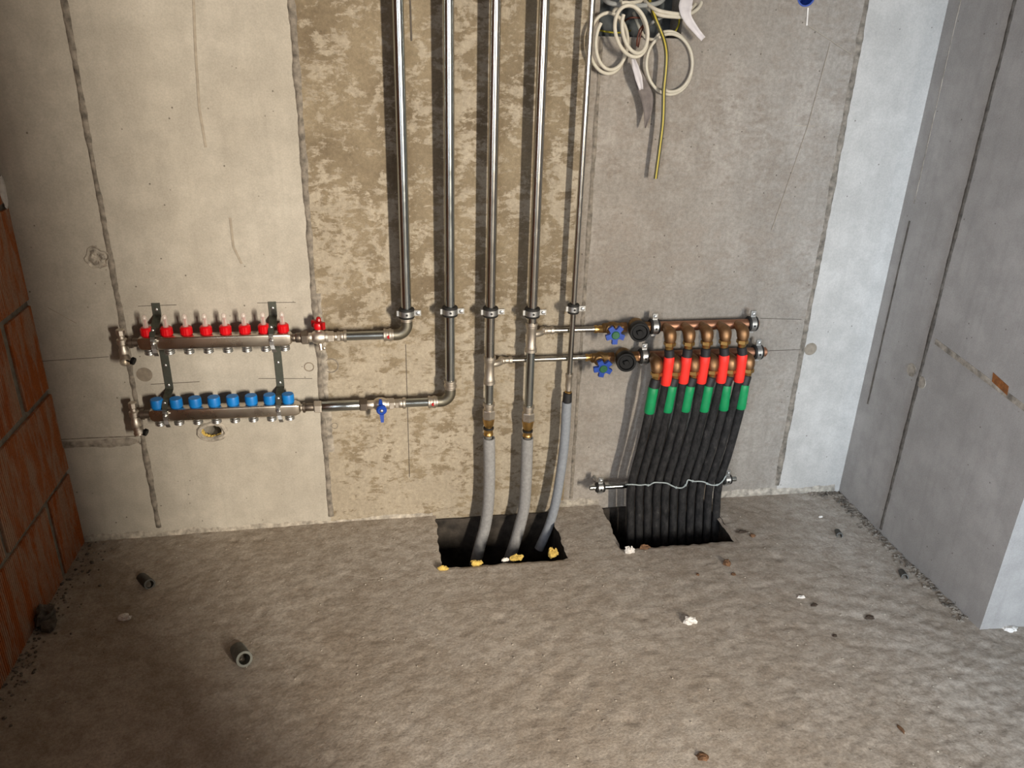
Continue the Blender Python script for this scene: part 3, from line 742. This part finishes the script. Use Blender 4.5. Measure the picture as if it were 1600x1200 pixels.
# red valve on the upper manifold outlet
def xchain(name,root,mat,pys,segs):
    "segs: (px0,px1,radius,hex) along X at height Z"
    for i,(a,b,r,hx,m,nm) in enumerate(segs):
        x0=at(a,pys[0],YP).x; x1=at(b,pys[0],YP).x; mb=MB()
        if hx: hexlathe(mb,x0,x1,YP,pys[1],r); part(nm,mb,m,root,False)
        else:
            L=x1-x0; e=min(.0025,L*.2); mb.lathe((x0,YP,pys[1]),(1,0,0),[(0,r-.0015),(e,r),(L-e,r),(L,r-.0015)],20); part(nm,mb,m,root)
xr=at(499,530,YP).x
o=thing('ball_valve','nickel ball valve with red butterfly handle on the upper manifold','valve',(xr,YP,ZU-.03),'ball valves of the heating manifolds')
xchain('v',o,'nickel',(530,ZU),[(455,463,.0110,0,'dark_nickel','stub'),(462,472,.0140,0,'dark_nickel','ring'),(471,482,.0200,1,'dark_nickel','union_nut'),(481,489,.0130,0,'nickel','neck'),(508,514,.0165,0,'nickel','shoulder'),(512.5,522,.0165,1,'nickel','hex_end'),(521,528,.0120,0,'fitting_steel','neck'),(527,532,.0150,1,'fitting_steel','hex_nut'),(531.5,538,.0135,0,'fitting_steel','sleeve'),(537,542,.0165,0,'fitting_steel','press_ring')])
part('valve_body',MB().lathe((xr-.020,YP,ZU),(1,0,0),[(0,.012),(.004,.0165),(.012,.0195),(.024,.0195),(.032,.0165),(.038,.014)],20),'nickel',o)
part('stem',MB().cyl((xr,YP,ZU),(xr,YP,ZU+.026),.0065,n=12),'nickel',o)
h=part('handle',MB().lathe((xr,YP,ZU+.022),(0,0,1),[(0,.008),(.003,.0125),(.014,.0140),(.020,.0110)],14),'red_plastic',o)
mb=MB(); 
for s in (-1,1): mb.box((xr+.007*s,YP-.006*s,ZU+.036),(.024,.010,.020),Matrix.Rotation(-.7,3,'Z'))
mb.lathe((xr+.001,YP+.004,ZU+.040),(0.0,.1,1),[(0,.008),(.012,.007),(.017,.004)],10)
part('wing',mb,'dark_red',h,False)
part('drain_pin',MB().lathe((xr+.001,YP-.004,ZU-.016),(.1,-.1,-1),[(0,.0075),(.010,.0075),(.011,.0055),(.020,.0055)],10),'nickel',o)
part('drain_knob',MB().ball((xr+.012,YP-.008,ZU-.030),.006,10,6),'nickel',o)
# blue valve on the lower manifold outlet
xv=at(596,633,YP).x
o=thing('ball_valve','nickel ball valve with blue lever handle on the lower manifold','valve',(xv,YP,ZL-.03),'ball valves of the heating manifolds')
xchain('v',o,'nickel',(634,ZL),[(468,474,.0100,0,'nickel','stub'),(473,477,.0155,0,'dark_nickel','flange'),(476,493,.0115,0,'dark_nickel','neck'),(491,502.5,.0190,1,'nickel','union_nut'),(502,564,.0150,0,'steel_pipe','spacer_pipe'),(562,574,.0190,1,'dark_nickel','union_nut'),(573,585,.0125,0,'nickel','neck'),(604,609,.0165,0,'nickel','shoulder'),(608,616,.0180,1,'nickel','hex_end'),(615.5,618,.0125,0,'fitting_steel','neck'),(617.5,623,.0150,1,'fitting_steel','hex_nut'),(622.5,630,.0138,0,'fitting_steel','sleeve'),(629,634,.0168,0,'fitting_steel','press_ring')])
part('valve_body',MB().lathe((xv-.022,YP,ZL),(1,0,0),[(0,.012),(.005,.0170),(.014,.0200),(.026,.0200),(.034,.0170),(.042,.014)],20),'nickel',o)
part('stem',MB().cyl((xv,YP,ZL),(xv,YP-.032,ZL),.0065,n=12),'nickel',o)
h=part('handle',MB().lathe((xv,YP-.022,ZL-.004),(0,-1,0),[(0,.010),(.003,.0150),(.012,.0150),(.016,.011)],18),'blue_handle',o)
mb=MB(); mb.strip([(xv-.002,YP-.026,ZL+.012),(xv-.002,YP-.030,ZL+.028)],(1,0,0),[.012,.007],.006); mb.strip([(xv,YP-.028,ZL-.012),(xv+.001,YP-.034,ZL-.042)],(1,0,0),[.014,.008],.007)
part('lever',mb,'blue_handle',h,False)
part('lever_screw',MB().ball((xv,YP-.038,ZL-.004),.0055,10,6,(1,.6,1)),'zinc',h)

# ------ distribution on the right: branch pipes, stop valves, copper manifolds
YB=-0.045
def branch(X,z,px0,px1,py,label,r):
    x0=X+.030; x1=at(px1,py,YB).x
    o=thing('branch_pipe',label,'pipe',(x0,YB,z),'horizontal branch pipes')
    part('pipe',MB().cyl((x0+.02,YB,z),(x1,YB,z),r,n=18),'steel_pipe_warm',o)
    xa=at(px0,py,YB).x
    part('press_coupling',MB().lathe((xa,YB,z),(1,0,0),[(0,r+.0005),(.001,r+.003),(.006,r+.003),(.008,r+.001),(.018,r+.001),(.020,r+.0032),(.028,r+.0032),(.029,r)],18),'fitting_steel',o)
    part('bend',MB().tube(spl([(X+.038,YB-.006,z),(X+.043,YB,z),(xa+.004,YB,z)],5),.0095,14),'fitting_steel',o)
    part('brass_union',MB().lathe((x1-.004,YB,z),(1,0,0),[(0,r+.0005),(.001,r+.0035),(.008,r+.0035),(.009,r+.001),(.013,r+.001),(.014,r+.003),(.026,r+.003)],14),'brass',o)
    return o
branch(X4,ZB4+.004,850,930,518,'short upper branch pipe running from the fourth riser to the upper copper manifold',.0085)
branch(X3,ZB3+.004,785,916,565,'longer lower branch pipe running behind two risers to the lower copper manifold',.0080)
def star_valve(px,py,pbx,z,label,ang):
    cs=at(px,py,YB-.062); xb=at(pbx[0],py,YB).x; xe=at(pbx[1],py,YB).x
    o=thing('stop_valve',label,'valve',(cs.x,YB,z),'star-handled stop valves')
    part('body',MB().lathe((xb,YB,z),(1,0,0),[(0,.012),(.003,.0145),(.016,.0150),(.024,.0185),(xe-xb-.022,.0185),(xe-xb-.015,.0150),(xe-xb,.0140)],16),'brass_dull',o)
    part('hex_end',MB().lathe((xe-.004,YB,z),(1,0,0),[(0,.0160),(.018,.0160)],6,True,PI/6),'bronze',o,False)
    d=(cs-Vector((cs.x,YB,z))).normalized()
    part('bonnet',MB().lathe((cs.x,YB,z),d,[(0,.016),(.022,.0155),(.024,.012),(.036,.010),(.052,.006)],14),'brass_dull',o)
    u,v,_=frame(d); poly=[]; mb=MB(); n=5; rows=[]
    for off in (-.005,.006):
        row=[]
        for k in range(n):
            a=2*PI*k/n+ang
            for da,r in ((-.27,.0290),(.27,.0290),(.50,.0165),(2*PI/n-.50,.0165)):
                row.append(len(mb.v)); mb.v.append(cs+d*off+u*(r*math.cos(a+da))+v*(r*math.sin(a+da)))
        rows.append(row)
    mb.bridge(*rows); mb.f.append(tuple(reversed(rows[0]))); mb.f.append(tuple(rows[1]))
    h=part('star_handle',mb,'star_blue',o,False)
    part('hub',MB().lathe(cs+d*.004,d,[(0,.0125),(.004,.0120),(.006,.010)],16),'hub_green',h,label='green hub')
    return o
def knob_valve(px,py,pbx,z,label):
    c=at(px,py,YB-.058); xb=at(pbx,py,YB).x; base=Vector((xb,YB,z)); d=(c-base).normalized()
    o=thing('regulating_valve',label,'valve',(xb,YB,z),'regulating valves with black knobs')
    part('body',MB().lathe(base-d*.022,d,[(0,.016),(.004,.024),(.046,.0245),(.050,.022)],20),'brass_dull',o)
    L=(c-base).length
    k=part('knob',MB().lathe(base+d*.026,d,[(0,.0280),(.003,.0295),(L-.030,.0295),(L-.026,.0282),(L-.026,.0225),(L-.030,.0200),(L-.030,.0085),(L-.022,.0070)],28),'black_plastic',o)
    part('grip',MB().box(base+d*(L-.002),(.020,.006,.006),Matrix.Rotation(.4,3,'Y')),'black_plastic',k,False)
    part('outlet',MB().lathe((xb+.012,YB,z),(1,0,0),[(0,.0155),(.040,.0155)],6,True,PI/6),'bronze',o,False)
    return o
ZCU=at(1105,506.5,YB).z; ZCL=at(1100,554,YB).z
ZB4b,ZB3b=ZB4+.004,ZB3+.004
ZCU=(ZCU+ZB4b)/2; ZCL=(ZCL+ZB3b)/2
star_valve(961,523,(940,970),ZCU,'brass stop valve with blue star handle on the upper copper manifold',.3)
star_valve(942,575,(922,950),ZCL,'brass stop valve with blue star handle on the lower copper manifold',.15)
knob_valve(1000,520,994,ZCU,'regulating valve with round black knob on the upper copper manifold')
knob_valve(979,567,974,ZCL,'regulating valve with round black knob on the lower copper manifold')
RC=.0150
def elbow_mesh(dy,dz):
    p=spl([(0,0,0),(0,-dy*.55,.001),(0,-dy*.88,-.004),(0,-dy,-.022),(0,-dy,-dz)],6); n=len(p)
    return p
DY=.060
up_px=[1049,1079,1107.5,1136,1164]; lo_px=[1028,1058,1087,1116.5,1145,1173]
def copper_manifold(pxs,py0,py1,z,px0,px1,label,dz):
    x0=at(px0,(py0+py1)/2,YB).x; x1=at(px1,py1,YB).x
    o=thing('copper_manifold',label,'manifold',(x0,YB,z),'copper distribution manifolds')
    part('bar',MB().lathe((x0,YB,z),(1,0,0),[(0,RC-.002),(.002,RC),(x1-x0-.003,RC),(x1-x0,RC-.003)],24),'copper',o)
    xs=[at(px,py0+(py1-py0)*i/(len(pxs)-1),YB-DY).x for i,px in enumerate(pxs)]
    p=elbow_mesh(DY,.026); rad=[.0140+.0045*max(0,math.sin(PI*min(1,max(0,(i/(len(p)-1)-.15)/.75)))) for i in range(len(p))]
    me_e=mesh('outlet_elbow',MB().tube(p,rad,16),'bronze')
    me_n=mesh('compression_nut',MB().lathe((0,-DY,-.024),(0,0,-1),[(0,.0135),(.003,.0135),(.004,.0178),(.014,.0178),(.015,.0140)],6),'brass',smooth=False)
    me_f=mesh('ferrule',MB().lathe((0,-DY,-.038),(0,0,-1),[(0,.0145),(.003,.0125),(.010,.0120),(.014,.0105)],14),'brass')
    for x in xs:
        e=link_mesh('outlet_elbow',me_e,'',o,Vector((x-x0,0,0))); link_mesh('compression_nut',me_n,'',e); link_mesh('ferrule',me_f,'',e)
    return o,xs
cu,xus=copper_manifold(up_px,515,507,ZCU,1014,1184,'upper copper manifold tube with five brass elbows',0)
cl,xls=copper_manifold(lo_px,563,553,ZCL,995,1196,'lower copper manifold tube with six brass elbows',0)
for px,py,z,lb in ((1026,507,ZCU,'metal clamp on the upper copper manifold beside the black knob'),(1180,502,ZCU,'metal clamp at the right end of the upper copper manifold'),(1009,557,ZCL,'metal clamp on the lower copper manifold beside the black knob'),(1188,550,ZCL,'metal clamp at the right end of the lower copper manifold')):
    pipe_clamp((at(px,py,YB-.02).x,YB,z),(1,0,0),(0,0,1),RC,lb,'clamps of the copper manifolds')

# ------ eleven black hoses with red and green bands
YH=YB-DY
greens=[(1021,605,1014,645),(1050,602,1042,643),(1078,602,1070,642),(1107,602,1099,642),(1135,601,1130,640),(1163,600,1157,638)]
reds=[(1046,557,1040,601),(1073,557,1067,598),(1102,556,1095,598),(1132,554,1126,597),(1160,553,1154,596)]
hoses=[]
for i in range(6):
    hoses.append(('green',xls[i],ZCL,greens[i]))
    if i<5: hoses.append(('red',xus[i],ZCU,reds[i]))
ordn=['first','second','third','fourth','fifth','sixth']
cnt={'green':0,'red':0}; RH=.0128
for i,(colr,x,zb,(bx0,by0,bx1,by1)) in enumerate(hoses):
    k=cnt[colr]; cnt[colr]+=1
    yy=YH-(.004 if i%2==0 else .002)
    j=0.0015*noise.noise(Vector((i*3.3,0,0)))
    path=[(x,YH,zb-.052),at(bx0,by0,yy),at(bx1,by1,yy)]
    if colr=='red': path.append(at(1014+13.9*i+1.0,652,YH))
    path+=[at(1000.5+13.9*i,704,YH),at(987+13.6*i,757,YH),at(985+13.4*i,800,YH-.002+j),at(985.5+13.2*i,846,YH-.008+j),at(986+13.2*i,900,YH-.02)]
    P=spl(path,9)
    which='leftmost' if (colr=='green' and k==0) else ('rightmost' if (colr=='green' and k==5) else ordn[k]+' from the left')
    o=thing('insulated_hose','black insulated hose with a %s band, %s of the %s-banded hoses'%(colr,which,colr),'hose',P[-1],'black banded hoses')
    part('hose',MB().tube(P,[RH*(1+.03*noise.noise(p*45)) for p in P],14),'hose_foam',o)
    q0=Vector((x,YH,zb-.050)); q1=path[1]
    part('end_sleeve',MB().tube([q0,q0.lerp(q1,.12),q0.lerp(q1,1.05)],[RH*.9,RH*1.12,RH*1.14],16),'sleeve',o)
    b=[path[1].lerp(path[2],t) for t in (0,.04,.25,.5,.75,.97,1)]
    part(colr+'_band',MB().tube(b,[RH*1.05,RH*1.22,RH*1.24,RH*1.22,RH*1.24,RH*1.22,RH*1.1],18),'band_'+colr,o)
# support tube behind the hoses, its clamps, and the binding twine
zs=at(922,763,-.075).z; xs0=at(922,763,-.075).x; xs1=at(1150,750,-.075).x
o=single('support_tube',MB().lathe((xs0,-.072,zs),(1,0,0),[(0.012,.0060),(0,.0060),(0,.0082),(xs1-xs0,.0082),(xs1-xs0,.006),(xs1-xs0-.012,.006)],18,True),'steel_pipe','short horizontal steel tube passing behind the black hoses','tube')
pipe_clamp((at(938,761,-.075).x,-.072,zs),(1,0,0),(0,0,1),.0085,'small clamp at the left end of the horizontal tube behind the hoses','clamps of the support tube')
pipe_clamp((at(1136,750,-.075).x,-.072,zs),(1,0,0),(0,0,1),.0085,'small clamp at the right end of the horizontal tube behind the hoses','clamps of the support tube')
tw=[(978,757),(990,757),(1000,758),(1008,757),(1014,758),(1022,754),(1032,754),(1042,755),(1050,759),(1058,762),(1066,762),(1072,757),(1075,750),(1084,752),(1093,752),(1100,753),(1106,756),(1114,758),(1122,757),(1129,752),(1134,744)]
P=spl([at(a,b,YH-RH-.004-(.002 if i%2 else 0)) for i,(a,b) in enumerate(tw)],5)
P=[at(979,758,-.080)]+P+[at(1137,741,-.085)]
mb=MB().tube(P,.0022,8)
for a in (4,9,11,13,16,18): mb.ball(P[min(len(P)-1,a*5)],.0042,8,6)
single('binding_twine',mb,'twine','thin grey twine tied across the front of the black hoses','twine')

# ================================================================== CABLES AT THE TOP
part('recess',MB().bb(REC[0]-.03,REC[1]+.03,.092,.099,REC[2]-.03,REC[3]+.03),'box_grey',wall_back,False)
part('recess',MB().bb(bh.x-.04,bh.x+.04,.088,.099,bh.z-.04,bh.z+.04),'box_grey',wall_back,False)
part('recess',MB().bb(ch.x-.05,ch.x+.05,.090,.099,ch.z-.05,ch.z+.05),'plug',wall_back,False)
single('socket_box',MB().lathe((bh.x,.07,bh.z),(0,-1,0),[(0,.0245),(.068,.0245),(.070,.0255),(.070,.0215),(.010,.0205)],24),'star_blue','dark blue round socket box sunk in the wall at upper right','socket box')
def coil(cx,cy,rx,ry,y0,turns,ph,tail0,tail1,label,r=.0042,tilt=0.0,mat='cable_white',dy=.010,dr=3.0):
    pts=[Vector(p) for p in tail0]; n=int(turns*22)
    for i in range(n+1):
        a=ph+2*PI*i/22; k=i/22; xx=(rx+dr*math.sin(k*2.4))*math.cos(a); yy=(ry+dr*math.cos(k*1.7))*math.sin(a)
        x=cx+xx*math.cos(tilt)-yy*math.sin(tilt)+k*dr; y=cy+xx*math.sin(tilt)+yy*math.cos(tilt)
        pts.append(at(x,y,y0-dy*k+.008*math.cos(a)))
    pts+=[Vector(p) for p in tail1]
    return single('cable_coil',MB().tube(spl(pts,3),r,10),mat,label,'cable','coiled white cables')
coil(948,66,27,46,-.016,1.85,-1.2,[at(975,-14,.05),at(968,6,.01)],[at(1000,110,-.02)][:0],'white cable coil hanging behind the thin rightmost riser',.0045,dy=.012,dr=4)
coil(984,47,22,40,-.052,1.95,-1.7,[at(1010,-10,.05),at(1000,2,-.02)],[],'white cable coil hanging in the middle, right beside the thin riser',.0048,tilt=-.22,dy=.010,dr=4)
coil(1044,99,34,47,-.010,1.7,-2.3,[at(990,20,.05),at(1005,55,.0)],[],'large loose white cable loop hanging furthest right',.0042,dy=.006,dr=3)
for pts,lb,r,m in (([(1000,-14,.05),(1009,3,-.02),(1025,15,-.05),(1045,20,-.05),(1066,21,-.04),(1085,8,.0),(1092,-16,.04)],'upper white cable bowing across the wall opening',.0048,'cable_white'),
                 ([(1002,-10,.05),(1012,12,-.02),(1030,23,-.05),(1052,26,-.05),(1070,25,-.04),(1093,10,-.005),(1098,-20,.03)],'lower white cable bowing across the wall opening',.0048,'cable_white'),
                 ([(940,-14,.05),(948,2,-.02),(970,8,-.03),(1000,9,-.03),(1030,4,-.02),(1045,-14,.04)],'grey cable sagging along the top of the wall opening',.006,'cable_grey'),
                 ([(1000,60,.06),(1009,45,.0),(1021,34,-.02),(1036,26,-.01),(1050,22,.05)],'short grey cable end inside the wall opening',.0042,'cable_grey')):
    single('cable',MB().tube(spl([at(*p) for p in pts],6),r,10),m,lb,'cable','cables in the wall opening')
for pts,lb,m in (([(1006,38,-.03),(1000,46,-.04),(996,60,-.04),(995,72,-.035)],'brown wire dangling inside the middle cable coil','wire_brown'),
                 ([(1007,39,-.02),(1002,50,-.035),(999,64,-.035),(997,74,-.03)],'second brown wire beside the dangling brown one','wire_brown'),
                 ([(974,34,.04),(985,28,.02),(998,28,.02),(1008,31,.04)],'reddish brown wire crossing the wall opening','wire_brown'),
                 ([(935,47,-.004),(950,50,-.006),(968,51,-.004),(985,48,.03)],'yellow-green wire lying along the lower edge of the opening','wire_green'),
                 ([(1060,20,.03),(1061,35,.01),(1057,46,-.003),(1052,52,-.004)],'short yellow-green wire at the right edge of the opening','wire_green')):
    single('wire',MB().tube(spl([at(*p) for p in pts],6),.0022,8),m,lb,'wire','thin wires in the wall opening')
# earth wire, two-colour
EP=spl([at(*p) for p in ((1012,-8,.04),(1017,10,-.02),(1023,27,-.05),(1031,45,-.055),(1038,65,-.05),(1041,85,-.045),(1040,110,-.045),(1037,140,-.045),(1036.5,165,-.045),(1035,195,-.045),(1030,235,-.045),(1024,279,-.045))],6)
o=thing('earth_wire','yellow and green striped wire hanging down from the wall opening','wire',EP[-1])
part('insulation',MB().tube(EP,.0050,14),'wire_yellow',o)
mb=MB(); 
for sx in (-1,1):
    mb.tube([p+Vector((.0034*sx-.0004,-.0030,0)) for p in EP],.0022,8)
part('stripe',mb,'wire_stripe',o,label='dark green stripes')
# paper strips / bag
def ribbon(pts,ws,mat,label,name,cat,th=.0008):
    P=spl([at(*p) for p in pts],5); n=len(P); W=[ws[0]+(ws[-1]-ws[0])*i/(n-1) if len(ws)==2 else ws[min(len(ws)-1,int(i/(n-1)*(len(ws)-1)))] *(1-((i/(n-1)*(len(ws)-1))%1))+ws[min(len(ws)-1,int(i/(n-1)*(len(ws)-1))+1)]*((i/(n-1)*(len(ws)-1))%1) for i in range(n)]
    mb=MB(); i0=0
    for i,p in enumerate(P):
        t=(P[min(i+1,n-1)]-P[max(i-1,0)]).normalized(); wd=t.cross(Vector((.25,1,.1))).normalized(); nn=t.cross(wd).normalized()
        for a in (-1,-.5,0,.5,1):
            mb.v.append(p+wd*(a*W[i]/2)+nn*(.003*(abs(a)-.5)+.0015*noise.noise(p*90+Vector((a,0,0)))))
    for i in range(n-1):
        for j in range(4): q=i*5+j; mb.f.append((q,q+1,q+6,q+5))
    o=single(name,mb,mat,label,cat); s=o.modifiers.new('thickness','SOLIDIFY'); s.thickness=th; return o
ribbon([(1076,-12,-.03),(1071,10,-.05),(1074,28,-.06),(1088,48,-.05),(1099,61,-.05)],[.030,.034,.022,.015,.013],'paper','crumpled white paper strip hanging right of the cables','paper_strip','paper')
ribbon([(989,90,-.03),(993,105,-.045),(998,122,-.05),(1002,140,-.045)],[.008,.016,.018,.010],'paper','small white tag under the middle cable coil','paper_tag','paper')
ribbon([(992,98,-.03),(1000,125,-.036),(1010,150,-.036),(1012,175,-.036),(1008,200,-.036)],[.010,.030,.034,.022,.004],'film_grey','grey torn strip of plastic film hanging under the middle cable coil','film_strip','film')

# ================================================================== THINGS ON THE FLOOR
def ground(px,py,dz=0.0):
    p=atz(px,py,0); z=fz(p.x,p.y); p=atz(px,py,z+dz); return p
def conduit(b,m,h,r,mat,label,corr):
    p=ground(*b); q=atz(m[0],m[1],p.z+h); d=q-p; L=d.length; d.normalize(); p=p-d*.02; prof=[]
    n=int((L+.02)/.0052)
    for k in range(n):
        t=(L+.02)*k/n; prof+=[(t,r),(t+.0024,r),(t+.0029,r-(.0022 if corr else 0)),(t+.0049,r-(.0022 if corr else 0))]
    prof+=[(L+.02,r),(L+.02,r*.70),(.004,r*.68)]
    return single('conduit_stub',MB().lathe(p,d,prof,22,True),mat,label,'conduit','conduit ends in the floor')
conduit((374,1019),(382,1030),.022,.0195,'conduit','grey corrugated conduit end sticking up from the floor, with a long shadow behind it',True)
conduit((225,906),(234,913),.012,.0150,'conduit_dark','dark pipe end sticking out of the floor near the brick wall',False)
conduit((1310,834),(1312,837),.005,.0100,'conduit_dark','small dark pipe end in the floor below the back right corner',False)
conduit((1411,898),(1414,902),.005,.0105,'conduit_dark','dark pipe end in the floor close to the right grey wall',False)
def chip(px,py,r,mat,label,name='plaster_chip',cat='debris',sq=(1,1,.5),sd=None,group=None,n=1):
    p=ground(px,py); mb=MB(); sd=sd or px*.013
    for k in range(n): mb.rock(p+Vector(((k%2)*r*.9-(r*.4 if n>1 else 0),(k//2)*r*.5,r*sq[2]*.5)),r*(1-.2*(k%2)),sd+k*2.2,sq,.6,1.6)
    return single(name,mb,mat,label,cat,group,smooth=False)
chip(195,967,.013,'white_chip','white plaster chip on the dark floor left, near the brick wall',sq=(1,.8,.5),n=3)
chip(1078,973,.014,'white_chip','largest white chip, lying alone on the floor below the black hoses',sq=(1,.8,.75),n=2)
chip(1252,934,.0085,'white_chip','small white chip on the floor between the hoses and the right wall',sq=(1.2,.7,.5))
chip(1579,984,.013,'white_chip','white chip at the foot of the bright pier face on the far right',sq=(1.3,.8,.5),n=2)
chip(984,863,.013,'white_chip','white plaster chip at the front left corner of the hose recess',sq=(.9,.7,1.0),n=2)
chip(1282,808,.006,'white_chip','tiny white chip near the back right corner',sq=(1.2,.7,.5))
chip(1008,857,.012,'brown_chip','tan clay chip beside the white chip in front of the hose recess','clay_chip',sq=(1.2,.7,.7))
chip(1136,882,.012,'brown_chip','brown clay chip on the floor in front of the hose recess, right side','clay_chip',sq=(.9,1,.8))
chip(1146,898,.007,'brown_chip','smaller brown chip just below the brown clay chip','clay_chip')
chip(1090,898,.005,'brown_chip','small brown chip left of the brown clay chip','clay_chip')
chip(1098,1184,.013,'brown_chip','brown flake at the bottom edge of the photo','clay_chip',sq=(1.2,.8,.4))
chip(1358,966,.010,'dark_chip','dark chip on the floor right of centre','clay_chip',sq=(1.3,.7,.4))
chip(1272,946,.008,'dark_chip','dark chip just below the small white chip','clay_chip',sq=(1.3,.7,.4))
chip(1304,994,.006,'dark_chip','little dark chip below the dark chip right of centre','clay_chip',sq=(1.1,.7,.4))
chip(1408,1140,.008,'brown_chip','brown sliver on the rough floor at lower right','clay_chip',sq=(.6,1.6,.4))
chip(1160,832,.012,'dark_chip','dark flake at the right end of the hose recess','clay_chip',sq=(1.6,.5,.4))
chip(1176,838,.010,'brown_chip','brown flake just right of the hose recess','clay_chip',sq=(1,.7,.5))
p=ground(74,972); single('concrete_lump',MB().rock(p+Vector((0,0,.016)),.030,4.2,(.8,1.1,.9),.6,1.5,16,12).rock(p+Vector((.012,-.03,.010)),.018,8.2,(1,1,.8),.6,1.5,12,8),'lump','rough grey lump of mortar at the foot of the brick wall','mortar lump')
for i,(px,py,r,m,lb) in enumerate(((693,890,.010,'foam_yellow','yellow foam crumb at the left front corner of the pipe recess'),(745,882,.011,'foam_yellow','yellow foam crumb on the front rim of the pipe recess, below the left grey pipe'),(790,876,.007,'white_chip','whitish foam crumb on the front rim between the yellow ones'),(808,874,.012,'foam_yellow','yellow foam crumb on the front rim, below the middle grey pipe'),(864,868,.013,'foam_yellow','upright yellow foam crumb at the right front corner of the pipe recess'))):
    chip(px,py,r,m,lb,'foam_crumb','debris',(1.3,.6,.9) if i!=4 else (.8,.6,1.4),i+1.5,'foam crumbs round the recess',2)
# gravel along the right wall and crumbs along the brick wall (uncountable)
def crumbs(name,pos,label,mat,rmin,rmax):
    mb=MB()
    for i,(x,y) in enumerate(pos):
        r=random.uniform(rmin,rmax); mb.rock((x,y,fz(x,y)+r*.2),r,i*.7,(1,1,.7),.5,1.5,6,4)
    return single(name,mb,mat,label,'gravel',None,'stuff',smooth=False)
pos=[]
for i in range(420):
    t=random.random(); pos.append((XR-abs(random.gauss(0,.016))-.002,-0.02-t**1.3*0.66))
for i in range(70): pos.append((XR-random.random()*.12,-abs(random.gauss(0,.012))-.004))
crumbs('gravel',pos,'loose grey gravel along the foot of the right wall','gravel',.0025,.0065)
pos=[(XL+abs(random.gauss(0,.035))+.003,-random.random()*1.0-.005) for i in range(260)]
crumbs('gravel',pos,'mortar crumbs along the foot of the brick wall','gravel',.002,.0055)
pos=[(random.uniform(-.9,1.5),random.uniform(-1.3,-.03)) for i in range(560)]
pos=[(x,y) for x,y in pos if not any(h[0]-.01<x<h[1]+.01 and y>h[2]-.01 for h in (HOLE1,HOLE2))]
crumbs('grit',pos,'small pale grit scattered over the whole floor','patch',.0010,.0026)
for o in list(bpy.data.objects):
    if '_o' in o: del o['_o']
